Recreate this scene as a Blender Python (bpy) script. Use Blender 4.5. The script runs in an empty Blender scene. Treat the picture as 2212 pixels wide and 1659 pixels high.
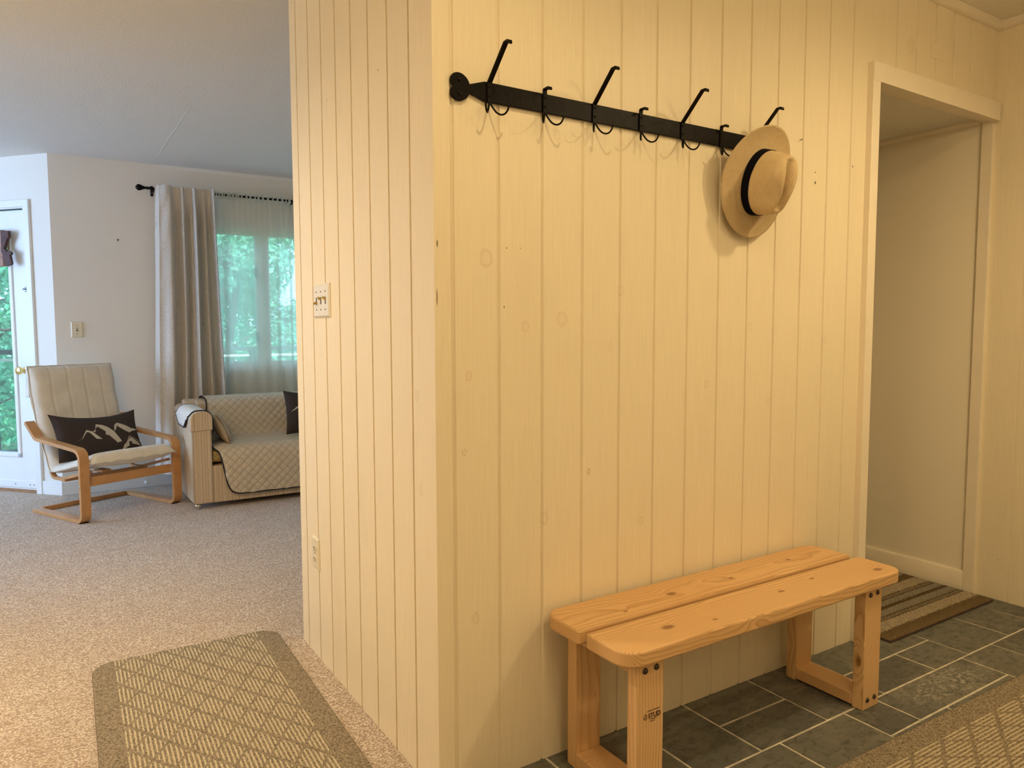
import bpy, bmesh, math, random
from mathutils import Vector, Matrix, noise
R = math.radians
PI = math.pi
random.seed(7)
S = bpy.context.scene
C = S.collection

# ------------------------------------------------------------------ camera
cam_d = bpy.data.cameras.new('camera'); cam = bpy.data.objects.new('camera', cam_d); C.objects.link(cam)
cam_d.sensor_width = 36.0; cam_d.lens = 1589.33 / 2212 * 36.0; cam_d.clip_start = 0.02; cam_d.clip_end = 200
def cam_matrix(yaw, pitch, roll, loc):
    f = Vector((math.cos(pitch)*math.cos(yaw), math.cos(pitch)*math.sin(yaw), -math.sin(pitch)))
    r = Vector((math.sin(yaw), -math.cos(yaw), 0)); u = r.cross(f)
    c, s = math.cos(roll), math.sin(roll)
    r2 = c*r + s*u; u2 = -s*r + c*u
    m = Matrix(((r2.x, u2.x, -f.x, loc[0]), (r2.y, u2.y, -f.y, loc[1]), (r2.z, u2.z, -f.z, loc[2]), (0, 0, 0, 1)))
    return m
cam.matrix_world = cam_matrix(R(57.4686), R(4.2294), R(-0.1551), (0, 0, 1.192))
S.camera = cam
S.view_settings.view_transform = 'Standard'; S.view_settings.look = 'None'
S.view_settings.exposure = -0.06; S.view_settings.gamma = 1.0
S.view_settings.use_curve_mapping = False
S.cycles.use_denoising = True; S.cycles.use_adaptive_sampling = True; S.cycles.adaptive_threshold = 0.015
S.cycles.max_bounces = 8; S.cycles.diffuse_bounces = 4; S.cycles.transparent_max_bounces = 24
S.cycles.caustics_reflective = False; S.cycles.caustics_refractive = False
S.cycles.sample_clamp_indirect = 6

# ------------------------------------------------------------------ world, lamps
W = bpy.data.worlds.new('sky'); S.world = W; W.use_nodes = True
bg = W.node_tree.nodes['Background']
bg.inputs[0].default_value = (0.50, 0.76, 1.0, 1); bg.inputs[1].default_value = 5.0

def lamp(name, kind, loc, energy, color, size=0.1, rot=None, sy=None):
    d = bpy.data.lights.new(name, kind); d.energy = energy; d.color = color
    if kind == 'AREA':
        d.size = size
        if sy: d.shape = 'RECTANGLE'; d.size_y = sy
    elif kind == 'SUN': d.angle = size
    else: d.shadow_soft_size = size
    o = bpy.data.objects.new(name, d); C.objects.link(o); o.location = loc
    if rot: o.rotation_euler = rot
    return o
WARM = (1.0, 0.76, 0.40)
WARM2 = (1.0, 0.73, 0.36)
def can(name, loc, energy, color, size=0.05, cone=160):
    o = lamp(name, 'SPOT', loc, energy, color, size); o.data.spot_size = R(cone); o.data.spot_blend = 1.0; return o
can('entry_ceiling_lamp', (0.87, 0.92, 2.44), 23, WARM, 0.035, 165)
can('closet_ceiling_lamp', (2.45, 0.60, 2.44), 62, WARM, 0.05, 170)
can('entry_front_fill', (0.75, -0.25, 2.44), 55, WARM, 0.06, 168)  # unseen fill spot added to even out the light on the board wall
lamp('entry_rear_fill', 'POINT', (0.45, -1.1, 2.25), 15, WARM, 0.12)  # unseen fill light added behind the camera for the entry walls
lamp('upper_wall_fill', 'POINT', (2.3, 0.1, 2.2), 11, WARM, 0.08)  # unseen fill added to lift the dark upper right of the board wall
can('hall_ceiling_lamp', (-0.55, 2.7, 2.43), 225, (1.0, 0.79, 0.50), 0.06)
lamp('end_wall_fill', 'POINT', (-0.95, 3.15, 2.0), 12, WARM2, 0.1)  # added fill, out of view, brightens the far end of the narrow wall
lamp('left_side_fill', 'POINT', (-0.9, 0.6, 1.9), 12, WARM2, 0.1)  # added fill from the left, out of view
# daylight: the sky through the wide window in the left wall of the living room, and sun on the trees outside
lamp('left_window_daylight', 'AREA', (-3.95, 5.6, 1.45), 125, (0.38, 0.57, 1.0), 2.1, (0, R(-90), 0), 1.7)
lamp('sun', 'SUN', (2, -6, 12), 10.0, (1.0, 0.98, 0.93), R(2), Vector((-0.30, 0.62, -0.72)).to_track_quat('-Z', 'Y').to_euler())

# ------------------------------------------------------------------ materials
def new_mat(name):
    m = bpy.data.materials.new(name); m.use_nodes = True
    nt = m.node_tree; b = nt.nodes['Principled BSDF']
    return m, nt, b
class NT:
    def __init__(s, nt): s.nt = nt
    def n(s, t, **k):
        x = s.nt.nodes.new(t)
        for a, v in k.items(): setattr(x, a, v)
        return x
    def l(s, a, b): s.nt.links.new(a, b)
    def val(s, sock, v):
        if hasattr(v, 'bl_idname') or hasattr(v, 'links'): s.l(v, sock)
        else: sock.default_value = v
    def math(s, op, a, b=None, c=None, clamp=False):
        x = s.n('ShaderNodeMath', operation=op, use_clamp=clamp)
        s.val(x.inputs[0], a)
        if b is not None: s.val(x.inputs[1], b)
        if c is not None: s.val(x.inputs[2], c)
        return x.outputs[0]
    def vmath(s, op, a, b=None):
        x = s.n('ShaderNodeVectorMath', operation=op); s.val(x.inputs[0], a)
        if b is not None: s.val(x.inputs[1], b)
        return x
    def noise(s, vec, scale, detail=3, rough=0.5, dist=0.0):
        x = s.n('ShaderNodeTexNoise'); s.l(vec, x.inputs['Vector'])
        x.inputs['Scale'].default_value = scale; x.inputs['Detail'].default_value = detail
        x.inputs['Roughness'].default_value = rough; x.inputs['Distortion'].default_value = dist
        return x.outputs['Fac']
    def ramp(s, fac, stops, interp='LINEAR'):
        x = s.n('ShaderNodeValToRGB'); s.l(fac, x.inputs[0]); cr = x.color_ramp; cr.interpolation = interp
        while len(cr.elements) < len(stops): cr.elements.new(0.5)
        for e, (p, c) in zip(cr.elements, stops): e.position = p; e.color = (c[0], c[1], c[2], 1)
        return x.outputs[0]
    def mix(s, fac, a, b, blend='MIX'):
        x = s.n('ShaderNodeMix', data_type='RGBA', blend_type=blend)
        s.val(x.inputs[0], fac)
        for i, v in ((6, a), (7, b)):
            if isinstance(v, tuple): x.inputs[i].default_value = (v[0], v[1], v[2], 1)
            else: s.l(v, x.inputs[i])
        return x.outputs[2]
    def mapr(s, v, a, b, c=0.0, d=1.0, smooth=False):
        x = s.n('ShaderNodeMapRange'); x.clamp = True
        if smooth: x.interpolation_type = 'SMOOTHSTEP'
        s.val(x.inputs[0], v)
        for i, q in ((1, a), (2, b), (3, c), (4, d)): x.inputs[i].default_value = q
        return x.outputs[0]
    def obj(s): return s.n('ShaderNodeTexCoord').outputs['Object']
    def uv(s): return s.n('ShaderNodeTexCoord').outputs['UV']
    def mapping(s, v, scale=(1, 1, 1), loc=(0, 0, 0), rot=(0, 0, 0)):
        x = s.n('ShaderNodeMapping'); s.l(v, x.inputs[0])
        x.inputs['Scale'].default_value = scale; x.inputs['Location'].default_value = loc; x.inputs['Rotation'].default_value = rot
        return x.outputs[0]
    def sep(s, v):
        x = s.n('ShaderNodeSeparateXYZ'); s.l(v, x.inputs[0]); return x.outputs
    def comb(s, a, b, c=0.0):
        x = s.n('ShaderNodeCombineXYZ')
        for i, v in enumerate((a, b, c)): s.val(x.inputs[i], v)
        return x.outputs[0]
    def bump(s, h, strength, dist, normal=None):
        x = s.n('ShaderNodeBump'); s.l(h, x.inputs['Height'])
        x.inputs['Strength'].default_value = strength; x.inputs['Distance'].default_value = dist
        if normal is not None: s.l(normal, x.inputs['Normal'])
        return x.outputs[0]

def flat(name, col, rough=0.6, metal=0.0, noise_amt=0.0, nscale=30, bump=0.0, bdist=0.001, spec=0.5):
    m, nt, b = new_mat(name); t = NT(nt)
    b.inputs['Roughness'].default_value = rough; b.inputs['Metallic'].default_value = metal
    b.inputs['Specular IOR Level'].default_value = spec
    o = t.obj(); f = t.noise(o, nscale, 4)
    a = tuple(c*(1-noise_amt) for c in col); d = tuple(min(1, c*(1+noise_amt)) for c in col)
    t.l(t.ramp(f, [(0.3, a), (0.7, d)]), b.inputs['Base Color'])
    if bump: t.l(t.bump(f, bump, bdist), b.inputs['Normal'])
    return m

CREAM = (0.86, 0.76, 0.575)
def paint_planks(name, knots=(), dots=(), axis='x', z_grain=True):
    """painted tongue and groove boards: fine vertical grain, faint stains, knots telegraphing through, nail holes"""
    m, nt, b = new_mat(name); t = NT(nt); b.inputs['Roughness'].default_value = 0.42
    b.inputs['Specular IOR Level'].default_value = 0.35
    o = t.obj(); p = t.sep(o); hx = p[0] if axis == 'x' else p[1]
    v = t.comb(hx, 0.0, p[2])
    g = t.noise(t.mapping(v, (60, 1, 2.2)), 3.0, 5, 0.6)
    big = t.noise(t.mapping(v, (6, 1, 1.0)), 1.3, 3)
    col = t.mix(t.mapr(g, .35, .75), tuple(c*1.0 for c in CREAM), tuple(c*.93 for c in CREAM))
    col = t.mix(t.mapr(big, .55, .8, 0, .35), col, (0.74, 0.64, 0.49))
    h = g
    kn_ = t.n('ShaderNodeTexNoise'); t.l(v, kn_.inputs['Vector']); kn_.inputs['Scale'].default_value = 22
    vd = t.vmath('ADD', v, t.vmath('MULTIPLY', t.vmath('SUBTRACT', kn_.outputs['Color'], (.5, .5, .5)).outputs[0], (.016, 0, .022)).outputs[0]).outputs[0]
    for (kx, kz, r, st) in knots:
        d = t.vmath('SUBTRACT', vd, (kx, 0, kz)).outputs[0]
        d = t.vmath('MULTIPLY', d, (1.0/r, 1, 0.8/r)).outputs[0]
        L = t.vmath('LENGTH', d).outputs['Value']
        ring = t.mapr(L, 0.45, 0.8, 0, 1, True); ring2 = t.mapr(L, 0.85, 1.15, 1, 0, True)
        fill = t.math('MULTIPLY', t.math('ADD', t.math('MULTIPLY', ring, .7), .3), ring2)
        col = t.mix(t.math('MULTIPLY', fill, st*.75), col, (0.52, 0.36, 0.19))
    for (kx, kz, rx, rz) in dots:
        d = t.vmath('SUBTRACT', v, (kx, 0, kz)).outputs[0]
        d = t.vmath('MULTIPLY', d, (1.0/rx, 1, 1.0/rz)).outputs[0]
        L = t.vmath('LENGTH', d).outputs['Value']
        col = t.mix(t.mapr(L, 0.7, 1.1, 0.9, 0), col, (0.10, 0.055, 0.025))
    t.l(col, b.inputs['Base Color'])
    t.l(t.bump(h, 0.25, 0.0012), b.inputs['Normal'])
    return m

def wall_plaster(name, col, sc=60, st=0.1):
    m, nt, b = new_mat(name); t = NT(nt); b.inputs['Roughness'].default_value = 0.75
    b.inputs['Specular IOR Level'].default_value = 0.25
    o = t.obj(); f = t.noise(o, sc, 5); g = t.noise(o, 1.7, 3)
    t.l(t.mix(t.mapr(g, .4, .8, 0, .5), col, tuple(c*.94 for c in col)), b.inputs['Base Color'])
    t.l(t.bump(f, st, 0.002), b.inputs['Normal'])
    return m

def popcorn(name, col):
    m, nt, b = new_mat(name); t = NT(nt); b.inputs['Roughness'].default_value = 0.9
    b.inputs['Specular IOR Level'].default_value = 0.1
    o = t.obj(); f = t.noise(o, 160, 4, .7); g = t.noise(o, 60, 2)
    t.l(t.mix(t.mapr(f, .3, .7), tuple(c*.88 for c in col), col), b.inputs['Base Color'])
    t.l(t.bump(t.math('ADD', f, t.math('MULTIPLY', g, .5)), 0.55, 0.004), b.inputs['Normal'])
    return m

def carpet_mat(name):
    m, nt, b = new_mat(name); t = NT(nt); b.inputs['Roughness'].default_value = 1.0
    b.inputs['Specular IOR Level'].default_value = 0.05
    o = t.obj()
    w = t.noise(o, 45, 3, .6)
    ov = t.vmath('ADD', o, t.vmath('SCALE', t.comb(w, w, 0)).outputs[0]).outputs[0]
    v = t.n('ShaderNodeTexVoronoi'); t.l(t.mapping(o, (1, 1.35, 1)), v.inputs['Vector']); v.inputs['Scale'].default_value = 130
    v.inputs['Randomness'].default_value = 1.0
    n1 = t.noise(t.mapping(o, (1, 1.5, 1)), 90, 5, .78, 1.3)
    n2 = t.noise(o, 9, 3)
    h = t.math('ADD', t.math('MULTIPLY', t.mapr(v.outputs['Distance'], 0, .6, 1, 0), .5), t.math('MULTIPLY', n1, .9))
    c = t.ramp(h, [(0.40, (0.42, 0.315, 0.245)), (0.60, (0.78, 0.66, 0.555)), (0.80, (0.97, 0.89, 0.81))])
    c = t.mix(t.mapr(n2, .4, .7, 0, .25), c, (0.50, 0.38, 0.27))
    t.l(c, b.inputs['Base Color'])
    t.l(t.bump(h, 0.8, 0.007), b.inputs['Normal'])
    return m

def rug_mat(name):
    """beige and brown loop runner: plain border on the long sides, ribbed diamonds inside"""
    m, nt, b = new_mat(name); t = NT(nt); b.inputs['Roughness'].default_value = 1.0
    b.inputs['Specular IOR Level'].default_value = 0.05
    o = t.obj(); wob = t.noise(o, 70, 3, .6)
    p = t.sep(o); x = t.math('ADD', p[0], t.math('MULTIPLY', t.math('SUBTRACT', wob, .5), .006)); y = t.math('ADD', p[1], t.math('MULTIPLY', t.math('SUBTRACT', wob, .5), .010))
    a, bb = 0.094, 0.150
    s1 = t.math('FRACT', t.math('ADD', t.math('ADD', t.math('DIVIDE', x, a), t.math('DIVIDE', y, bb)), 50.0))
    s2 = t.math('FRACT', t.math('ADD', t.math('SUBTRACT', t.math('DIVIDE', x, a), t.math('DIVIDE', y, bb)), 50.0))
    l1 = t.mapr(t.math('ABSOLUTE', t.math('SUBTRACT', s1, .5)), .40, .46, 0, 1)
    l2 = t.mapr(t.math('ABSOLUTE', t.math('SUBTRACT', s2, .5)), .43, .48, 0, 1)
    lat = t.math('MAXIMUM', l1, l2)
    rib = t.math('SINE', t.math('MULTIPLY', x, 2*PI/0.0118))
    ribm = t.mapr(rib, -.35, .35)
    fine = t.noise(o, 210, 4, .8)
    inner = t.mapr(t.math('ABSOLUTE', p[0]), .246, .250, 1, 0)
    crm = t.math('MULTIPLY', t.math('MULTIPLY', ribm, t.math('SUBTRACT', 1.0, lat)), inner)
    br = t.ramp(fine, [(.38, (0.10, 0.081, 0.06)), (.60, (0.44, 0.365, 0.27))])
    cr = t.ramp(fine, [(.3, (0.40, 0.32, 0.21)), (.65, (0.72, 0.63, 0.47))])
    col = t.mix(crm, br, cr); t.l(col, b.inputs['Base Color'])
    h = t.math('ADD', t.math('MULTIPLY', crm, .8), t.math('MULTIPLY', fine, .7))
    t.l(t.bump(h, 0.8, 0.004), b.inputs['Normal'])
    return m

def fir_mat(name, axis='x', knots=(), base=((0.53, 0.29, 0.115), (0.73, 0.47, 0.23)), off=(0, 0.03, -0.05), freq=95):
    """softwood: growth rings around an axis outside the board, so faces show grain and ends show arcs"""
    m, nt, b = new_mat(name); t = NT(nt); b.inputs['Roughness'].default_value = 0.38
    b.inputs['Specular IOR Level'].default_value = 0.4
    o = t.obj(); p = t.sep(o)
    if axis == 'x': L, A, B = p[0], p[1], p[2]
    else: L, A, B = p[2], p[0], p[1]
    wv = t.comb(t.math('MULTIPLY', L, 3.2), t.math('MULTIPLY', A, 9), t.math('MULTIPLY', B, 9))
    w1 = t.math('SUBTRACT', t.noise(wv, 1.0, 2, .5), .5)
    A = t.math('ADD', t.math('SUBTRACT', A, off[1]), t.math('MULTIPLY', w1, .050))
    B = t.math('ADD', t.math('SUBTRACT', B, off[2]), t.math('MULTIPLY', w1, .030))
    kn = None
    for (kl, ka, kb, r) in knots:   # knots bend the grain and darken
        d = t.vmath('SUBTRACT', t.comb(L, p[1] if axis == 'x' else p[0], p[2] if axis == 'x' else p[1]), (kl, ka, kb)).outputs[0]
        d = t.vmath('MULTIPLY', d, (0.55, 1, 1)).outputs[0]
        Ld = t.vmath('LENGTH', d).outputs['Value']
        g = t.mapr(Ld, 0, r*3.2, 1, 0, True)
        A = t.math('ADD', A, t.math('MULTIPLY', g, r*1.1))
        k = t.mapr(Ld, r*.35, r, 1, 0, True)
        kn = k if kn is None else t.math('MAXIMUM', kn, k)
    rr = t.math('SQRT', t.math('ADD', t.math('MULTIPLY', A, A), t.math('MULTIPLY', B, B)))
    s = t.math('FRACT', t.math('MULTIPLY', rr, freq*1.9))
    ringm = t.mapr(s, .25, .98, 0, 1)
    ringm = t.math('MULTIPLY', ringm, t.mapr(s, .98, 1.0, 1, 0))
    fib = t.noise(t.comb(t.math('MULTIPLY', L, 8), t.math('MULTIPLY', A, 420), t.math('MULTIPLY', B, 420)), 1.0, 3, .6)
    c = t.mix(t.math('MULTIPLY', t.math('POWER', ringm, 1.8), .85), base[1], tuple(q*.86 for q in base[0]))
    c = t.mix(t.mapr(fib, .35, .75, 0, .25), c, tuple(q*.75 for q in base[0]))
    big = t.noise(wv, .45, 2)
    c = t.mix(t.mapr(big, .4, .7, 0, .35), c, tuple(q*1.12 for q in base[0]))
    if kn is not None: c = t.mix(t.math('MULTIPLY', kn, .85), c, (0.20, 0.075, 0.02))
    t.l(c, b.inputs['Base Color'])
    t.l(t.bump(t.math('ADD', t.math('MULTIPLY', ringm, .4), fib), 0.10, 0.0006), b.inputs['Normal'])
    return m

def slate_mat(name):
    m, nt, b = new_mat(name); t = NT(nt)
    g = t.n('ShaderNodeNewGeometry'); o = t.obj()
    ri = g.outputs['Random Per Island']
    off = t.comb(t.math('MULTIPLY', ri, 13), t.math('MULTIPLY', ri, 29), 0)
    ov = t.vmath('ADD', o, off).outputs[0]
    n = t.noise(ov, 7, 8, .62, 1.6); n2 = t.noise(t.mapping(ov, (1, 1.8, 1)), 26, 6, .7, .8); n3 = t.noise(ov, 150, 3, .7)
    base = t.ramp(ri, [(0, (0.082, 0.084, 0.082)), (.35, (0.115, 0.115, 0.105)), (.7, (0.14, 0.140, 0.125)), (1, (0.105, 0.110, 0.108))])
    c = t.mix(t.mapr(n, .46, .68, 0, .7), base, (0.205, 0.195, 0.165))
    c = t.mix(t.mapr(n2, .50, .66, 0, .75), c, (0.045, 0.046, 0.046))
    # scuffed dusty tile near the long rug
    d = t.vmath('MULTIPLY', t.vmath('SUBTRACT', o, (2.52, 1.23, 0)).outputs[0], (3.2, 9.5, 0)).outputs[0]
    ds = t.mapr(t.vmath('LENGTH', d).outputs['Value'], .2, 1.15, 1, 0, True)
    scr = t.mapr(t.noise(t.mapping(o, (1, 1.3, 1), rot=(0, 0, .9)), 30, 8, .75, 2.2), .47, .62)
    c = t.mix(t.math('MULTIPLY', t.math('MULTIPLY', ds, scr), .9), c, (0.50, 0.47, 0.40))
    t.l(c, b.inputs['Base Color'])
    t.l(t.mapr(n2, .3, .7, .30, .55), b.inputs['Roughness'])
    t.l(t.bump(t.math('ADD', n, t.math('MULTIPLY', n2, .7)), 0.35, 0.004), b.inputs['Normal'])
    return m

def straw_mat(name):
    m, nt, b = new_mat(name); t = NT(nt); b.inputs['Roughness'].default_value = 0.55
    b.inputs['Specular IOR Level'].default_value = 0.25
    u = t.sep(t.uv())   # u along the braid in metres, v across in metres
    v = t.math('FRACT', t.math('DIVIDE', u[1], 0.0048))
    rid = t.math('SINE', t.math('MULTIPLY', v, PI))
    row = t.math('FLOOR', t.math('DIVIDE', u[1], 0.0048))
    st = t.math('FRACT', t.math('ADD', t.math('DIVIDE', u[0], 0.0042), t.math('ADD', t.math('MULTIPLY', row, .5), t.math('MULTIPLY', v, .7))))
    st = t.math('SINE', t.math('MULTIPLY', st, PI))
    h = t.math('MULTIPLY', t.math('POWER', rid, .5), t.math('ADD', t.math('MULTIPLY', st, .5), .5))
    n = t.noise(t.obj(), 60, 4)
    c = t.ramp(h, [(0.12, (0.33, 0.19, 0.075)), (0.5, (0.70, 0.52, 0.285)), (1, (0.86, 0.69, 0.43))])
    c = t.mix(t.mapr(n, .45, .75, 0, .3), c, (0.58, 0.40, 0.19))
    t.l(c, b.inputs['Base Color']); t.l(t.bump(h, 0.8, 0.0016), b.inputs['Normal'])
    return m

def stripe_fabric(name):
    m, nt, b = new_mat(name); t = NT(nt); b.inputs['Roughness'].default_value = 0.95
    b.inputs['Specular IOR Level'].default_value = 0.1
    o = t.obj(); p = t.sep(o); q = t.comb(t.math('ADD', p[0], t.math('MULTIPLY', p[1], 1.0)), 0.0, 0.0)
    a = t.noise(t.mapping(q, (1, 1, 1)), 95, 3, .8)
    slub = t.noise(t.mapping(o, (90, 90, 14)), 3, 4, .7)
    c = t.ramp(a, [(.36, (0.22, 0.13, 0.07)), (.45, (0.52, 0.39, 0.25)), (.56, (0.72, 0.60, 0.44)), (.66, (0.42, 0.28, 0.155))])
    c = t.mix(t.mapr(slub, .5, .75, 0, .45), c, (0.36, 0.24, 0.14))
    t.l(c, b.inputs['Base Color']); t.l(t.bump(t.math('ADD', a, slub), .4, .003), b.inputs['Normal'])
    return m

def quilt_mat(name, col, pitch=0.058):
    m, nt, b = new_mat(name); t = NT(nt); b.inputs['Roughness'].default_value = 0.8
    b.inputs['Specular IOR Level'].default_value = 0.2; b.inputs['Sheen Weight'].default_value = 0.2
    u = t.sep(t.uv()); s = t.math('DIVIDE', t.math('ADD', u[0], u[1]), pitch*1.0); d = t.math('DIVIDE', t.math('SUBTRACT', u[0], u[1]), pitch*1.0)
    def w(v): return t.math('POWER', t.math('ABSOLUTE', t.math('SINE', t.math('MULTIPLY', v, PI))), .45)
    h = t.math('MULTIPLY', w(s), w(d)); wr = t.noise(t.uv(), 38, 3, .6, .8)
    c = t.mix(t.mapr(h, 0.1, .5), tuple(q*.80 for q in col), col)
    t.l(c, b.inputs['Base Color'])
    t.l(t.bump(t.math('ADD', h, t.math('MULTIPLY', wr, .6)), .55, .010), b.inputs['Normal'])
    return m

def damask_mat(name):
    m, nt, b = new_mat(name); t = NT(nt); b.inputs['Roughness'].default_value = 0.5
    b.inputs['Specular IOR Level'].default_value = 0.35; b.inputs['Sheen Weight'].default_value = 0.3
    uv = t.uv(); w = t.n('ShaderNodeTexVoronoi'); w.inputs['Scale'].default_value = 6.5
    nn = t.n('ShaderNodeTexNoise'); t.l(uv, nn.inputs['Vector']); nn.inputs['Scale'].default_value = 5
    t.l(t.vmath('ADD', uv, t.vmath('MULTIPLY', nn.outputs['Color'], (.16, .16, 0)).outputs[0]).outputs[0], w.inputs['Vector'])
    dd = t.math('FRACT', t.math('MULTIPLY', w.outputs['Distance'], 5.2))
    ln = t.mapr(t.math('ABSOLUTE', t.math('SUBTRACT', dd, .5)), .0, .085, 1, 0)
    c = t.mix(t.math('MULTIPLY', ln, .42), (0.72, 0.655, 0.58), (0.47, 0.40, 0.34))
    t.l(c, b.inputs['Base Color']); t.l(t.bump(ln, .5, .002), b.inputs['Normal'])
    # a little light comes through the cloth
    tr = t.n('ShaderNodeBsdfTranslucent'); tr.inputs[0].default_value = (0.62, 0.60, 0.50, 1)
    mx = t.n('ShaderNodeMixShader'); mx.inputs[0].default_value = .13
    out = nt.nodes['Material Output']; t.l(b.outputs[0], mx.inputs[1]); t.l(tr.outputs[0], mx.inputs[2]); t.l(mx.outputs[0], out.inputs[0])
    return m

def sheer_mat(name):
    m, nt, b = new_mat(name); t = NT(nt)
    out = nt.nodes['Material Output']; nt.nodes.remove(b)
    tr = t.n('ShaderNodeBsdfTransparent'); tl = t.n('ShaderNodeBsdfTranslucent'); df = t.n('ShaderNodeBsdfDiffuse')
    tl.inputs[0].default_value = (0.90, 0.93, 0.88, 1); df.inputs[0].default_value = (0.86, 0.85, 0.74, 1)
    a = t.n('ShaderNodeMixShader'); a.inputs[0].default_value = .28; t.l(tl.outputs[0], a.inputs[1]); t.l(df.outputs[0], a.inputs[2])
    g = t.n('ShaderNodeNewGeometry'); dt = t.vmath('DOT_PRODUCT', g.outputs['Normal'], g.outputs['Incoming']).outputs['Value']
    f = t.mapr(t.math('ABSOLUTE', dt), 0.1, 1.0, .985, .72)
    thr = t.noise(t.mapping(t.uv(), (300, 6, 1)), 1, 2)
    f = t.math('ADD', f, t.math('MULTIPLY', t.math('SUBTRACT', thr, .5), .12), clamp=True)
    mx = t.n('ShaderNodeMixShader'); t.l(f, mx.inputs[0]); t.l(tr.outputs[0], mx.inputs[1]); t.l(a.outputs[0], mx.inputs[2])
    t.l(mx.outputs[0], out.inputs[0])
    return m

def glass_mat(name):
    m, nt, b = new_mat(name); t = NT(nt); out = nt.nodes['Material Output']; nt.nodes.remove(b)
    tr = t.n('ShaderNodeBsdfTransparent'); tr.inputs[0].default_value = (0.93, 0.97, 0.97, 1)
    gl = t.n('ShaderNodeBsdfGlossy'); gl.inputs['Roughness'].default_value = .02
    fr = t.n('ShaderNodeFresnel'); fr.inputs[0].default_value = 1.45
    mx = t.n('ShaderNodeMixShader'); t.l(t.math('MULTIPLY', fr.outputs[0], .6), mx.inputs[0])
    t.l(tr.outputs[0], mx.inputs[1]); t.l(gl.outputs[0], mx.inputs[2]); t.l(mx.outputs[0], out.inputs[0])
    return m

def leaf_mat(name, col):
    m, nt, b = new_mat(name); t = NT(nt); b.inputs['Roughness'].default_value = .45
    g = t.n('ShaderNodeNewGeometry'); ri = g.outputs['Random Per Island']
    c = t.ramp(ri, [(0, tuple(q*.55 for q in col)), (.5, col), (1, tuple(min(1, q*1.5) for q in col))])
    t.l(c, b.inputs['Base Color'])
    tl = t.n('ShaderNodeBsdfTranslucent'); t.l(c, tl.inputs[0])
    mx = t.n('ShaderNodeMixShader'); mx.inputs[0].default_value = .45; out = nt.nodes['Material Output']
    t.l(b.outputs[0], mx.inputs[1]); t.l(tl.outputs[0], mx.inputs[2]); t.l(mx.outputs[0], out.inputs[0])
    return m

def mat_stripes(name):
    """door mat: pile bands across, by distance from the near edge"""
    m, nt, b = new_mat(name); t = NT(nt); b.inputs['Roughness'].default_value = 1.0
    b.inputs['Specular IOR Level'].default_value = .05
    o = t.obj(); p = t.sep(o); n = t.noise(o, 120, 4, .75, .6)
    y = t.math('ADD', p[1], t.math('MULTIPLY', t.math('SUBTRACT', n, .5), .016))
    seg = t.math('SINE', t.math('MULTIPLY', p[0], 2*PI/0.026))
    yy = t.math('ADD', y, t.math('MULTIPLY', seg, .0012))
    f = t.math('DIVIDE', yy, .60)
    BR = (0.27, 0.19, 0.10); CR = (0.74, 0.62, 0.44); GR = (0.50, 0.45, 0.35); DK = (0.17, 0.115, 0.065)
    c = t.ramp(f, [(0, BR), (.075, BR), (.09, CR), (.175, CR), (.18, DK), (.20, GR), (.215, DK), (.235, GR), (.29, GR), (.30, DK), (.325, DK), (.335, GR),
                   (.385, GR), (.395, DK), (.42, GR), (.43, DK), (.45, CR), (.54, CR), (.555, BR), (.63, BR), (.645, CR), (.75, CR), (.76, DK), (.79, CR), (1, BR)][:30])
    c = t.mix(t.mapr(n, .35, .62, .6, 0), c, (0.11, 0.075, 0.04))
    t.l(c, b.inputs['Base Color']); t.l(t.bump(n, 1.0, .009), b.inputs['Normal'])
    return m

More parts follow.
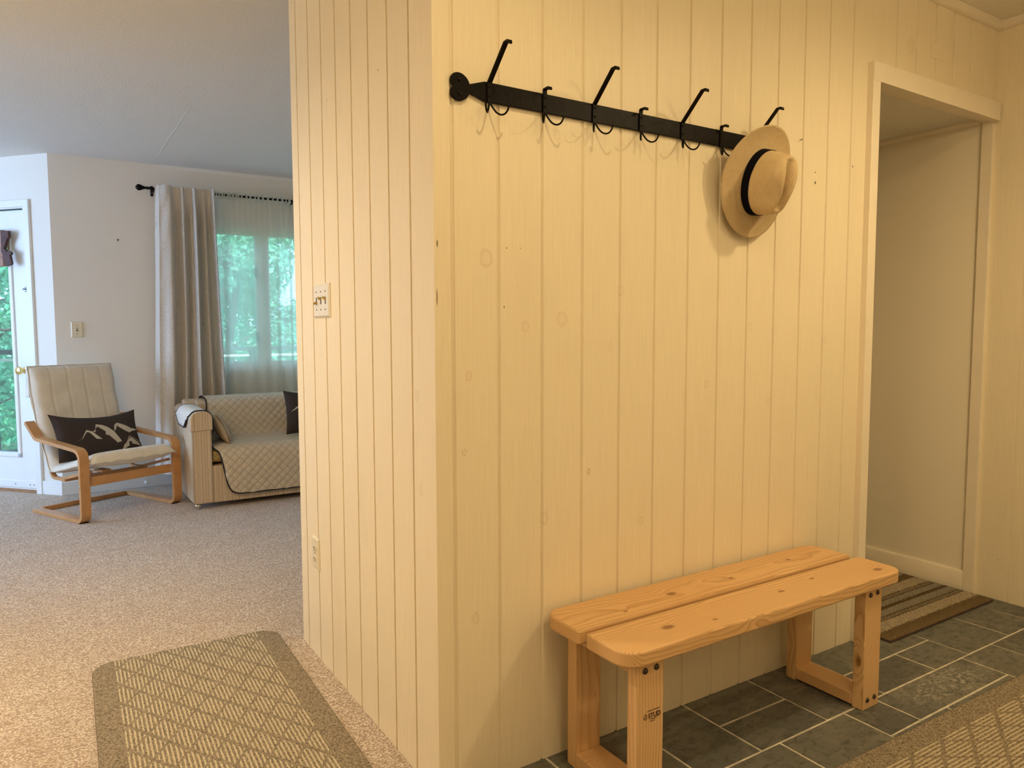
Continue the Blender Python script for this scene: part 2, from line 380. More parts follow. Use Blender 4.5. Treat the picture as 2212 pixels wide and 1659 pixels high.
M = dict(
    planksB=paint_planks('cream_painted_boards', knots=[(0.952, 1.372, .020, .30), (0.90, 1.075, .010, .45), (0.885, .88, .008, .5), (1.07, 1.20, .014, .28), (1.19, 1.22, .018, .25),
        (1.13, .68, .014, .28), (1.36, 1.14, .010, .25), (1.75, 1.02, .012, .28), (1.95, 1.2, .01, .25), (2.83, 2.26, .022, .22), (0.915, .45, .012, .3), (1.48, .62, .012, .25), (1.284, .792, .007, .8), (1.40, 1.30, .012, .2), (1.17, 1.70, .012, .2), (2.05, .95, .011, .25), (2.35, 1.15, .012, .22)],
        dots=[(2.268, 1.729, .003, .003), (2.27, 1.694, .005, .006), (2.483, 1.773, .003, .005), (1.013, 1.40, .002, .002), (1.055, 1.402, .0015, .0015), (.815, 1.40, .002, .01), (.813, 1.27, .0015, .022), (1.005, 1.25, .0018, .003)]),
    planksA=paint_planks('cream_painted_end_boards', axis='y', knots=[(2.05, 1.66, .012, .15), (1.72, 1.02, .012, .3), (1.7, .78, .012, .25)], dots=[(2.37, 1.93, .002, .003), (1.94, 1.90, .003, .003)]),
    planksE=paint_planks('cream_painted_side_boards', axis='y', knots=[(1.42, .5, .01, .2)], dots=[(1.52, .18, .0015, .003)]),
    trim=flat('cream_gloss_trim', (0.85, 0.765, 0.63), 0.38, noise_amt=.02, nscale=12, bump=.05),
    plaster=wall_plaster('white_plaster', (0.84, 0.80, 0.73)),
    plasterh=wall_plaster('cream_plaster', (0.87, 0.80, 0.67)),
    white=flat('white_trim_paint', (0.86, 0.86, 0.84), .4, noise_amt=.015, nscale=9),
    ceil=popcorn('popcorn_ceiling', (0.80, 0.765, 0.715)),
    ceil2=popcorn('entry_ceiling', (0.90, 0.86, 0.78)),
    carpet=carpet_mat('berber_carpet'), rug=rug_mat('loop_rug'), slate=slate_mat('slate'),
    rugedge=flat('rug_binding', (0.16, 0.12, 0.08), .9),
    grout=flat('grout', (0.62, 0.57, 0.47), .9, noise_amt=.25, nscale=25, bump=.5, bdist=.002),
    iron=flat('black_iron', (0.004, 0.0025, 0.002), .40, noise_amt=.5, nscale=50, bump=.6, bdist=.0015, spec=.13),
    straw=straw_mat('straw_braid'), navy=flat('navy_ribbon', (0.003, 0.003, 0.008), .8, noise_amt=.2, nscale=200, spec=.1),
    birch=flat('birch_lamella', (0.53, 0.275, 0.105), .34, noise_amt=.10, nscale=14),
    chairf=flat('natural_cotton', (0.74, 0.68, 0.58), .9, noise_amt=.04, nscale=18, bump=.35, bdist=.006),
    stitch=flat('cotton_piping', (0.62, 0.56, 0.46), .9),
    brown=flat('dark_brown_cloth', (0.042, 0.029, 0.024), .95, noise_amt=.25, nscale=220, bump=.3, bdist=.001),
    print_=flat('beige_print', (0.56, 0.50, 0.42), .9, noise_amt=.05, nscale=100),
    tweed=stripe_fabric('striped_tweed'), quilt=quilt_mat('quilted_cover', (0.64, 0.54, 0.40)),
    fleece=flat('cream_cover_underside', (0.78, 0.74, 0.66), .95, noise_amt=.05, nscale=60, bump=.3, bdist=.002),
    blackpipe=flat('black_binding', (0.008, 0.008, 0.012), .7), yel=flat('mustard_weave', (0.50, 0.36, 0.14), .95, noise_amt=.35, nscale=90, bump=.5, bdist=.002),
    chrome=flat('polished_metal', (0.75, 0.70, 0.6), .12, 1.0), brass=flat('brass', (0.80, 0.58, 0.22), .16, 1.0), bronze=flat('dark_bolt_metal', (0.09, 0.075, 0.065), .35, .9),
    damask=damask_mat('floral_drape'), sheer=sheer_mat('sheer_voile'), glass=glass_mat('clear_glass'),
    ivory=flat('ivory_plastic', (0.74, 0.67, 0.50), .35), dark=flat('dark_slot', (0.02, 0.016, 0.012), .6), brasst=flat('brass_toggle', (0.50, 0.36, 0.10), .3, .8),
    pinkwhite=flat('white_plastic', (0.76, 0.72, 0.66), .35), bamboo=None, maroon=flat('dark_red_wood', (0.075, 0.022, 0.014), .6, noise_amt=.3),
    sill=flat('oak_threshold', (0.36, 0.19, 0.09), .5, noise_amt=.2, nscale=20), leaf=leaf_mat('leaf_a', (0.14, 0.50, 0.32)), leaf2=leaf_mat('leaf_b', (0.22, 0.60, 0.42)),
    bark=flat('bark', (0.10, 0.085, 0.07), .9, noise_amt=.3), rail=flat('grey_green_rail', (0.06, 0.10, 0.10), .6), deck=flat('weathered_deck', (0.30, 0.31, 0.31), .8, noise_amt=.2, nscale=8),
    grass=flat('lawn', (0.08, 0.20, 0.06), .95, noise_amt=.4, nscale=3), ink=flat('stamp_ink', (0.07, 0.025, 0.015), .6), rubber=flat('black_rubber', (0.01, 0.01, 0.01), .7),
    nickel=flat('grey_hardware', (0.10, 0.12, 0.14), .3, .8), hem=flat('mat_binding', (0.055, 0.030, 0.022), .9),
)
def bamboo():
    m, nt, b = new_mat('woven_bamboo'); t = NT(nt); p = t.sep(t.obj())
    s = t.math('FRACT', t.math('DIVIDE', p[2], .006)); n = t.noise(t.mapping(t.obj(), (20, 20, 200)), 1, 3)
    c = t.mix(t.mapr(s, .15, .4), (0.16, 0.07, 0.045), (0.50, 0.30, 0.22)); c = t.mix(t.mapr(n, .4, .7, 0, .5), c, (0.30, 0.15, 0.10))
    t.l(c, b.inputs['Base Color']); t.l(t.bump(s, .5, .002), b.inputs['Normal']); b.inputs['Roughness'].default_value = .7
    return m
M['bamboo'] = bamboo()

# ------------------------------------------------------------------ mesh helpers
class MB:
    def __init__(s): s.v = []; s.f = []; s.uv = None; s.m = []
    def add(s, vs, fs, mi=0):
        o = len(s.v); s.v += [tuple(q) for q in vs]; s.f += [tuple(i+o for i in f) for f in fs]; s.m += [mi]*len(fs); return s
    def box(s, a, b, T=None, mi=0):
        (x0, y0, z0), (x1, y1, z1) = a, b
        vs = [(x0, y0, z0), (x1, y0, z0), (x1, y1, z0), (x0, y1, z0), (x0, y0, z1), (x1, y0, z1), (x1, y1, z1), (x0, y1, z1)]
        if T: vs = [T(*q) for q in vs]
        return s.add(vs, [(0, 3, 2, 1), (4, 5, 6, 7), (0, 1, 5, 4), (1, 2, 6, 5), (2, 3, 7, 6), (3, 0, 4, 7)], mi)
    def tube(s, pts, r, n=10, cap=True, flat=1.0):
        pts = [Vector(p) for p in pts]; rr = r if isinstance(r, (list, tuple)) else [r]*len(pts)
        up = Vector((0, 0, 1)); rings = []; prev = None
        for i, p in enumerate(pts):
            d = (pts[min(i+1, len(pts)-1)] - pts[max(i-1, 0)]).normalized()
            a = prev if prev is not None else (up if abs(d.z) < .9 else Vector((1, 0, 0)))
            x = (a - d*a.dot(d)).normalized(); y = d.cross(x); prev = x
            rings.append([p + (x*math.cos(2*PI*k/n) + y*math.sin(2*PI*k/n)*flat)*rr[i] for k in range(n)])
        vs = [q for g in rings for q in g]; fs = []
        for i in range(len(pts)-1):
            for k in range(n): fs.append((i*n+k, i*n+(k+1) % n, (i+1)*n+(k+1) % n, (i+1)*n+k))
        if cap: fs.append(tuple(range(n-1, -1, -1))); fs.append(tuple((len(pts)-1)*n+k for k in range(n)))
        return s.add(vs, fs)
    def ribbon(s, path, w, th, frame):
        """sweep a w x th rectangle along a planar path; frame(t, z, off) -> world point, off across the width"""
        n = len(path); rows = []
        for i, (a, z) in enumerate(path):
            p0 = path[max(i-1, 0)]; p1 = path[min(i+1, n-1)]
            dx, dz = p1[0]-p0[0], p1[1]-p0[1]; L = math.hypot(dx, dz) or 1; nx, nz = -dz/L, dx/L
            rows.append([frame(a+nx*th/2*sg, z+nz*th/2*sg, wo) for sg, wo in ((1, -w/2), (1, w/2), (-1, w/2), (-1, -w/2))])
        vs = [q for r_ in rows for q in r_]; fs = []
        for i in range(n-1):
            for k in range(4): fs.append((i*4+k, i*4+(k+1) % 4, (i+1)*4+(k+1) % 4, (i+1)*4+k))
        fs += [(3, 2, 1, 0), tuple((n-1)*4+k for k in range(4))]
        return s.add(vs, fs)
    def lathe(s, prof, n=24, T=None):
        """prof: (r, h); T(x, y, h) -> point"""
        T = T or (lambda x, y, z: (x, y, z)); vs = []; fs = []
        for (r, h) in prof:
            for k in range(n): vs.append(T(r*math.cos(2*PI*k/n), r*math.sin(2*PI*k/n), h))
        for i in range(len(prof)-1):
            for k in range(n): fs.append((i*n+k, i*n+(k+1) % n, (i+1)*n+(k+1) % n, (i+1)*n+k))
        fs += [tuple(range(n-1, -1, -1)), tuple((len(prof)-1)*n+k for k in range(n))]
        return s.add(vs, fs)
    def grid(s, fn, nu, nv, closed=False):
        vs = [fn(i/nu, j/nv) for j in range(nv+1) for i in range(nu+1)]; fs = []
        for j in range(nv):
            for i in range(nu): a = j*(nu+1)+i; fs.append((a, a+1, a+nu+2, a+nu+1))
        return s.add(vs, fs)
    def prism(s, poly, T0, T1):
        """poly of (a, b); T0/T1 map to the two faces"""
        n = len(poly); vs = [T0(*p) for p in poly]+[T1(*p) for p in poly]
        fs = [tuple(range(n-1, -1, -1)), tuple(range(n, 2*n))]+[(k, (k+1) % n, n+(k+1) % n, n+k) for k in range(n)]
        return s.add(vs, fs)
    def build(s, name, mat, parent=None, smooth=None, bevel=0, bseg=2, loc=None, uvfn=None, fix=True, uvs=None):
        me = bpy.data.meshes.new(name); me.from_pydata(s.v, [], s.f)
        for q in (mat if isinstance(mat, (list, tuple)) else [mat]): me.materials.append(q)
        if isinstance(mat, (list, tuple)):
            for p_, mi in zip(me.polygons, s.m): p_.material_index = mi
        if fix:
            bm = bmesh.new(); bm.from_mesh(me); bmesh.ops.recalc_face_normals(bm, faces=bm.faces); bm.to_mesh(me); bm.free()
        if uvs is not None:
            l = me.uv_layers.new(name='UVMap')
            for lp in me.loops: l.data[lp.index].uv = uvs[lp.vertex_index]
        if smooth is not None:
            me.shade_smooth(); me.set_sharp_from_angle(angle=R(smooth))
        o = bpy.data.objects.new(name, me); C.objects.link(o)
        if parent: o.parent = parent
        if loc: o.location = loc
        if bevel:
            b = o.modifiers.new('bevel', 'BEVEL'); b.width = bevel; b.segments = bseg; b.limit_method = 'ANGLE'; b.angle_limit = R(40)
            b.harden_normals = False
            me.shade_smooth(); me.set_sharp_from_angle(angle=R(50))
        return o
def thing(name, label, cat, loc=(0, 0, 0), rz=0, group=None):
    o = bpy.data.objects.new(name, None); C.objects.link(o); o.location = loc; o.rotation_euler = (0, 0, rz); o.empty_display_size = .1
    o['label'] = label; o['category'] = cat
    if group: o['group'] = group
    return o
def tag(o, label, cat, group=None):
    o['label'] = label; o['category'] = cat
    if group: o['group'] = group
    return o
def struct(o): o['kind'] = 'structure'; return o
def arc(cx, cz, r, a0, a1, n=8): return [(cx+r*math.cos(R(a0+(a1-a0)*i/n)), cz+r*math.sin(R(a0+(a1-a0)*i/n))) for i in range(n+1)]
def rpath(pts, rad, n=7):
    """polyline with rounded corners (2-D)"""
    out = [pts[0]]
    for i in range(1, len(pts)-1):
        p = Vector(pts[i]); a = Vector(pts[i-1]); b = Vector(pts[i+1]); r = rad[i-1] if isinstance(rad, (list, tuple)) else rad
        u = (a-p).normalized(); w = (b-p).normalized(); ang = u.angle(w); d = r/math.tan(ang/2)
        q0 = p+u*d; q1 = p+w*d
        for k in range(n+1):
            t = k/n; out.append(tuple(q0*(1-t)**2+p*2*t*(1-t)+q1*t*t))
    out.append(pts[-1]); return out
def crv(pts, n=6):
    """Catmull-Rom through points"""
    P = [Vector(p) for p in pts]; out = []
    for i in range(len(P)-1):
        p0 = P[max(i-1, 0)]; p1 = P[i]; p2 = P[i+1]; p3 = P[min(i+2, len(P)-1)]
        for k in range(n):
            t = k/n; out.append(0.5*((2*p1)+(p2-p0)*t+(2*p0-5*p1+4*p2-p3)*t*t+(3*p1-p0-3*p2+p3)*t**3))
    out.append(P[-1]); return out

# ------------------------------------------------------------------ the shell
XA, YB, XE = 0.806, 1.612, 3.497      # end wall, hook wall, right wall
ZC, ZE = 2.437, 2.49                  # ceilings
def plank_profile(a0, a1, grooves, left_sharp=True, gw=.0105, gd=.0062):
    P = [(a0, 0)]
    for g in grooves:
        q = [(-.50, 0), (-.48, gd), (-.26, gd), (-.22, gd*.75), (.36, gd*.70), (.58, 0)]
        if not left_sharp: q = [(-a, d) for a, d in q[::-1]]
        P += [(g+gw*a, d) for a, d in q]
    P.append((a1, 0)); return P
def plank_wall(mb, prof, z0, z1, T):
    for (a, d), (a2, d2) in zip(prof[:-1], prof[1:]):
        mb.add([T(a, d, z0), T(a2, d2, z0), T(a2, d2, z1), T(a, d, z1)], [(0, 1, 2, 3)])
gB = [0.857] + [0.988+0.1343*i for i in range(19)]
mb = MB(); TB = lambda a, d, z: (a, YB+d, z)
plank_wall(mb, plank_profile(XA, 2.58, [g for g in gB if g < 2.57]), 0, ZE, TB)
plank_wall(mb, plank_profile(2.58, XE, [g for g in gB if 2.6 < g < 3.48]), 2.10, ZE, TB)
mb.box((XA+.008, YB+.006, 0), (2.60, YB+.10, ZE)); mb.box((2.60, YB+.006, 2.108), (XE, YB+.10, ZE))
mb.box((2.967, YB-.0016, 2.248), (3.078, YB+.004, 2.305))   # let-in patch above the doorway
struct(mb.build('wall_back', M['planksB'], fix=False))
mb = MB(); gA = [1.744+.1352*i for i in range(8)]
TA = lambda a, d, z: (XA+d, a, z)
plank_wall(mb, plank_profile(YB, 2.765, gA, False, .0085), 0, ZC, TA)
mb.box((XA+.006, YB+.02, 0), (XA+.09, 2.765, ZC))
struct(mb.build('wall_end', M['planksA'], fix=False))
mb = MB(); gE = [1.475-.1348*i for i in range(20)]
plank_wall(mb, plank_profile(-1.5, YB, [g for g in gE if g > -1.45][::-1], True, .0035, .003), 0, ZE, lambda a, d, z: (XE+d, a, z))
mb.box((XE+.005, -1.5, 0), (XE+.1, YB+.01, ZE))
struct(mb.build('wall_right', M['planksE'], fix=False))
# hall beyond the doorway
mb = MB(); mb.box((XE, YB, 0), (XE+.1, 2.70, 2.2))
struct(mb.build('wall_hall', M['plasterh']))
mb = MB(); mb.box((2.50, YB+.1, 0), (2.59, 2.70, 2.2)); mb.box((XA+.09, 2.66, 0), (XE+.1, 2.76, ZC))
struct(mb.build('wall_hall_left', M['plasterh']))
mb = MB(); mb.box((2.55, YB+.02, 2.103), (XE, 2.70, 2.16)); struct(mb.build('ceiling_hall', M['ceil2']))
# doorway trim
mb = MB(); D0 = YB-.024
mb.box((2.557, D0, 0), (2.603, YB+.003, 2.150)); o = mb.build('trim_1', M['trim'], bevel=.002); struct(o)
mb = MB(); mb.prism([(2.5575, 2.1505), (3.478, 2.150), (3.490, 2.142), (3.486, 2.075), (2.603, 2.083), (2.603, 2.0832), (2.5575, 2.0832)],
    lambda a, z: (a, D0-.001, z), lambda a, z: (a, YB+.003, z)); struct(mb.build('trim_2', M['trim'], bevel=.002))
mb = MB(); mb.box((2.597, D0+.002, 2.083), (XE, YB+.045, 2.096)); mb.box((2.590, YB-.003, 0), (2.602, YB+.10, 2.09)); struct(mb.build('trim_3', M['trim'], bevel=.0015))
mb = MB(); mb.box((XE-.016, YB-.001, 0), (XE+.005, YB+.045, 2.09)); struct(mb.build('trim_4', M['trim'], bevel=.0015))
mb = MB(); mb.prism([(0, .004), (-.016, .004), (-.016, .084), (-.010, .0925), (0, .0925)], lambda a, z: (XE+a, YB+.045, z), lambda a, z: (XE+a, 2.70, z)); struct(mb.build('baseboard_hall', M['trim'], bevel=.001))
mb = MB(); mb.prism([(0, 2.103), (-.018, 2.103), (-.018, 2.094), (-.008, 2.078), (0, 2.078)], lambda a, z: (XE+a, YB+.045, z), lambda a, z: (XE+a, 2.70, z)); struct(mb.build('trim_5', M['trim']))
# ceiling trim of the entry
mb = MB(); mb.prism([(0, ZE), (-.020, ZE), (-.020, ZE-.030), (-.012, ZE-.036), (0, ZE-.036)], lambda a, z: (XA, YB+a, z), lambda a, z: (XE, YB+a, z)); struct(mb.build('trim_6', M['trim'], bevel=.001))
mb = MB(); mb.prism([(0, ZE), (-.020, ZE), (-.020, ZE-.030), (-.012, ZE-.036), (0, ZE-.036)], lambda a, z: (XE+a, -1.5, z), lambda a, z: (XE+a, YB-.02, z)); struct(mb.build('trim_7', M['trim'], bevel=.001))
# ceilings
mb = MB(); mb.box((XA, -1.5, ZE), (XE+.1, YB+.1, ZE+.08)); struct(mb.build('ceiling_entry', M['ceil2']))
mb = MB(); mb.box((-3.6, -1.5, ZC), (XA, 8.2, ZC+.13)); mb.box((XA, YB+.1, ZC), (3.6, 6.4, ZC+.13))
mb.box((.7505, 4.5, ZC-.0012), (.7545, 5.95, ZC+.001))
struct(mb.build('ceiling', M['ceil']))
# walls of the living room
C0 = Vector((0.085, 6.195, 0)); AD = R(130.808); TD = Vector((math.cos(AD), math.sin(AD), 0)); ND = Vector((-math.sin(AD), math.cos(AD), 0))  # ND points into the room
def DP(a, off, z): return tuple(C0 + TD*a + ND*off + Vector((0, 0, z)))   # a along the door wall from the corner, off towards the room
YC = 6.195
WX0, WX1, WZ0, WZ1 = 1.13, 2.75, 0.885, 2.03
mb = MB()
for a, b in (((0.0, 0), (WX0, ZC)), ((WX1, 0), (3.6, ZC)), ((WX0, 0), (WX1, WZ0)), ((WX0, WZ1), (WX1, ZC))):
    mb.box((a[0]+(0.085 if a[0] == 0 else 0), YC, a[1]), (b[0], YC+.12, b[1]))
struct(mb.build('wall_far', M['plaster'], fix=False))
mb = MB()
for (a0, z0, a1, z1) in ((0, 0, .215, ZC), (.215, 2.075, 1.10, ZC), (1.10, 0, 1.75, ZC)): mb.box((a0, -.12, z0), (a1, 0, z1), T=DP)
struct(mb.build('wall_door', M['plaster'], fix=False))
e = DP(1.75, 0, 0)
mb = MB(); mb.box((-3.6, e[1]-.02, 0), (e[0]+.02, e[1]+.1, ZC)); struct(mb.build('wall_far_left', M['plaster']))
mb = MB()
for (y0, z0, y1, z1) in ((-1.5, 0, 4.5, ZC), (4.5, 0, 6.7, .55), (4.5, 2.25, 6.7, ZC), (6.7, 0, 8.1, ZC)): mb.box((-3.6, y0, z0), (-3.5, y1, z1))
struct(mb.build('wall_left', M['plaster']))
mb = MB(); mb.box((-1.52, -1.5, 0), (-1.40, 4.25, ZC)); struct(mb.build('wall_daylight_block', M['plaster']))  # unseen wall added to keep the left window's daylight off the end wall
mb = MB(); mb.box((-3.6, -1.6, 0), (XE+.1, -1.5, ZE)); struct(mb.build('wall_front', M['plaster']))
mb = MB(); mb.box((3.5, 2.7, 0), (3.6, 6.3, ZC)); struct(mb.build('wall_living_right', M['plaster']))
# floors
mb = MB(); mb.box((-3.6, -1.6, -.05), (XA, 8.2, 0)); mb.box((XA, 1.64, -.05), (XA+.03, 2.76, 0)); mb.box((XA, 2.70, -.05), (3.6, 6.3, 0)); struct(mb.build('floor', M['carpet']))
g = .0038
cols = []
tiles = [(.806, 1.138, 1.308, 1.62), (1.138, 1.443, 1.308, 1.62), (1.443, 1.671, 1.308, 1.62), (1.671, 1.976, 1.462, 1.62), (1.671, 1.976, 1.308, 1.462), (1.976, 2.280, 1.308, 1.62),
 (2.280, 2.594, 1.308, 1.456), (2.594, 2.820, 1.308, 1.456), (2.280, 2.820, 1.456, 1.66), (2.820, 3.129, 1.308, 1.61), (3.129, 3.361, 1.308, 1.61), (3.361, 3.50, 1.308, 1.61),
 (2.820, 3.129, 1.61, 1.834), (3.129, 3.50, 1.61, 1.834), (2.58, 2.82, 1.66, 1.834), (2.58, 3.0, 1.834, 1.985), (3.0, 3.5, 1.834, 1.985), (2.58, 2.9, 1.985, 2.29), (2.9, 3.5, 1.985, 2.29), (2.58, 3.5, 2.29, 2.7),
 (.806, 1.139, 1.003, 1.308), (1.139, 1.444, 1.003, 1.308), (1.444, 1.748, 1.003, 1.308), (1.748, 2.054, 1.003, 1.308), (2.054, 2.217, 1.155, 1.308), (2.217, 2.765, 1.155, 1.308), (2.765, 2.982, 1.003, 1.308), (2.982, 3.29, 1.003, 1.308), (3.29, 3.5, 1.003, 1.308),
 (2.054, 2.36, 1.003, 1.155), (2.36, 2.765, 1.003, 1.155)]
y = 1.003
while y > -1.5:
    x = XA
    while x < 3.45:
        w = random.choice((.305, .305, .457)); tiles.append((x, min(x+w, 3.5), max(y-.305, -1.5), y)); x += w
    y -= .305
mb = MB()
for (x0, x1, y0, y1) in tiles:
    j = lambda: random.uniform(-.0008, .0008)
    a = [(x0+g+j(), y0+g+j()), (x1-g+j(), y0+g+j()), (x1-g+j(), y1-g+j()), (x0+g+j(), y1-g+j())]; z = random.uniform(-.0007, .0003)
    b_ = [(p[0]*.996+(x0+x1)/2*.004, p[1]*.996+(y0+y1)/2*.004) for p in a]
    vs = [(p[0], p[1], -.01) for p in a]+[(p[0], p[1], z-.001) for p in a]+[(p[0], p[1], z) for p in b_]
    mb.add(vs, [(8, 9, 10, 11)]+[(k, (k+1) % 4, 4+(k+1) % 4, 4+k) for k in range(4)]+[(4+k, 4+(k+1) % 4, 8+(k+1) % 4, 8+k) for k in range(4)], 0)
mb.box((XA, -1.6, -.06), (XE+.05, YB+.06, -.0016), mi=1); mb.box((2.55, YB+.06, -.06), (XE+.05, 2.7, -.0016), mi=1)
struct(mb.build('floor_slate', [M['slate'], M['grout']], fix=False))
# baseboards of the living room
mb = MB(); mb.box((0.075, YC-.014, 0), (3.5, YC, .10)); struct(mb.build('baseboard_far', M['white'], bevel=.003))
mb = MB(); mb.box((-.010, 0, 0), (.176, .014, .10), T=DP); struct(mb.build('baseboard_door', M['white'], bevel=.003))
mb = MB(); mb.prism([(0, ZC), (-.022, ZC), (-.020, ZC-.006), (-.008, ZC-.016), (0, ZC-.022)], lambda a, z: (.82, YC+a, z), lambda a, z: (3.5, YC+a, z)); struct(mb.build('trim_8', M['plaster'], smooth=50))

# ---- glazed patio door in the angled wall
dr = struct(bpy.data.objects.new('door_1', None)); C.objects.link(dr)
mb = MB(); mb.box((.176, -.002, 0), (.226, .020, 2.125), T=DP); mb.box((.180, -.002, 2.075), (1.14, .0195, 2.1245), T=DP); mb.box((1.09, -.002, 0), (1.14, .0195, 2.08), T=DP)
mb.box((.214, -.10, 0), (.228, .0, 2.08), T=DP); mb.box((.215, -.10, 2.066), (1.1, .0, 2.08), T=DP)
mb.build('door_frame', M['white'], dr, bevel=.002)
mb = MB(); A0, A1 = .232, 1.08; G0, G1, H0, H1 = .405, .92, .29, 1.86
for (a0, z0, a1, z1) in ((A0, .022, G0, 2.055), (G1, .022, A1, 2.055), (G0, .022, G1, H0), (G0, H1, G1, 2.055)): mb.box((a0, -.05, z0), (a1, -.008, z1), T=DP)
mb.build('door_slab', M['white'], dr)
mb = MB()
for (a0, z0, a1, z1) in ((G0-.026, H0-.028, G0+.004, H1+.03), (G1-.004, H0-.028, G1+.026, H1+.03), (G0-.026, H0-.028, G1+.026, H0+.004), (G0-.026, H1, G1+.026, H1+.03)): mb.box((a0, -.01, z0), (a1, .004, z1), T=DP)
mb.build('glass_moulding', M['white'], dr, bevel=.004)
mb = MB(); mb.box((G0-.01, -.032, H0-.01), (G1+.01, -.026, H1+.01), T=DP); mb.build('pane', M['glass'], dr)
mb = MB(); mb.box((.26, -.006, 2.058), (1.06, .002, 2.066), T=DP); mb.build('weather_strip', M['dark'], dr)
mb = MB(); mb.box((.235, -.01, .035), (1.07, -.001, .085), T=DP); o = mb.build('door_sweep', M['white'], dr, bevel=.002)
for a in (.27, .31, .45):
    mb = MB(); mb.lathe([(.004, 0), (.004, .002), (.002, .003)], 10, lambda x, y_, h, a=a: DP(a+x, -.001+h, .06+y_)); mb.build('screw', M['nickel'], o)
mb = MB(); mb.box((.215, -.10, 0), (1.1, .004, .022), T=DP); mb.build('threshold', M['sill'], dr)
mb = MB(); mb.lathe([(.024, 0), (.024, .006), (.010, .010), (.009, .03), (.026, .038), (.030, .052), (.024, .066), (.008, .070)], 20, lambda x, y_, h: DP(.305+x, -.008+h, .905+y_)); mb.build('door_knob', M['brass'], dr, smooth=40)
mb = MB(); mb.box((.243, -.008, 1.502), (.262, .004, 1.506), T=DP); mb.box((.246, -.008, 1.487), (.268, .014, 1.497), T=DP); mb.box((.240, -.008, 1.474), (.246, .006, 1.506), T=DP); mb.box((.252, -.008, 1.474), (.262, .004, 1.478), T=DP); mb.build('door_latch', M['nickel'], dr)

# ---- window behind the sheer
wn = struct(bpy.data.objects.new('window_1', None)); C.objects.link(wn)
mb = MB(); Y0, Y1 = YC+.012, YC+.07
for (x0, z0, x1, z1) in ((WX0, WZ0, WX0+.06, WZ1), (WX1-.06, WZ0, WX1, WZ1), (WX0, WZ0, WX1, WZ0+.055), (WX0, WZ1-.075, WX1, WZ1), (1.49, WZ0+.01, 1.60, WZ1-.01), (2.2, WZ0+.01, 2.3, WZ1-.01)):
    q_ = .003 if x0 in (1.49, 2.2) else (.0015 if x1-x0 < .1 else 0); mb.box((x0, Y0+q_, z0), (x1, Y1-q_, z1))
mb.build('window_frame', M['white'], wn, bevel=.003, fix=False)
mb = MB()
for (x0, z0, x1, z1) in ((WX0-.0, WZ0-.05, WX1+.0, WZ0), ): mb.box((x0-.05, YC-.02, z0+.02), (x1+.05, YC+.10, z1+.006))
mb.build('window_sill', M['white'], wn, bevel=.003)
for x0, x1 in ((WX0+.06, 1.49), (1.60, 2.2), (2.3, WX1-.06)):
    mb = MB(); mb.box((x0, YC+.05, WZ0+.05), (x1, YC+.055, WZ1-.04)); mb.build('pane', M['glass'], wn)
for z0 in (1.62, 1.10):
    mb = MB(); mb.box((1.478, Y0-.012, z0), (1.503, Y0+.002, z0+.075)); mb.box((1.486, Y0-.03, z0-.02), (1.496, Y0-.012, z0+.03)); mb.build('window_latch', M['nickel'], wn, bevel=.002)

# ------------------------------------------------------------------ outside
mb = MB(); mb.box((-4.5, 6.45, -.22), (4.5, 8.75, -.12)); tag(mb.build('deck', M['deck']), 'grey wooden deck floor outside the glass door', 'deck')
rl = thing('deck_railing', 'dark grey railing of the deck outside the glass door and window', 'railing', (0, 8.6, -.12))
mb = MB(); mb.box((-4.5, -.05, 1.085), (4.5, .05, 1.13)); mb.build('top_rail', M['rail'], rl)
mb = MB(); mb.box((-4.5, -.02, 1.02), (4.5, .02, 1.045)); mb.build('light_rail', M['white'], rl)
mb = MB(); mb.box((-4.5, -.02, .12), (4.5, .02, .16)); mb.build('bottom_rail', M['rail'], rl)
for x in (-3.2, -1.9, -.42, 1.3, 2.02, 3.4):
    mb = MB(); mb.box((x-.045, -.045, 0), (x+.045, .045, 1.08)); mb.build('post', M['rail'], rl)
mb = MB(); mb.box((-40, 8.8, -1.3), (40, 60, -1.2)); struct(mb.build('ground', M['grass']))
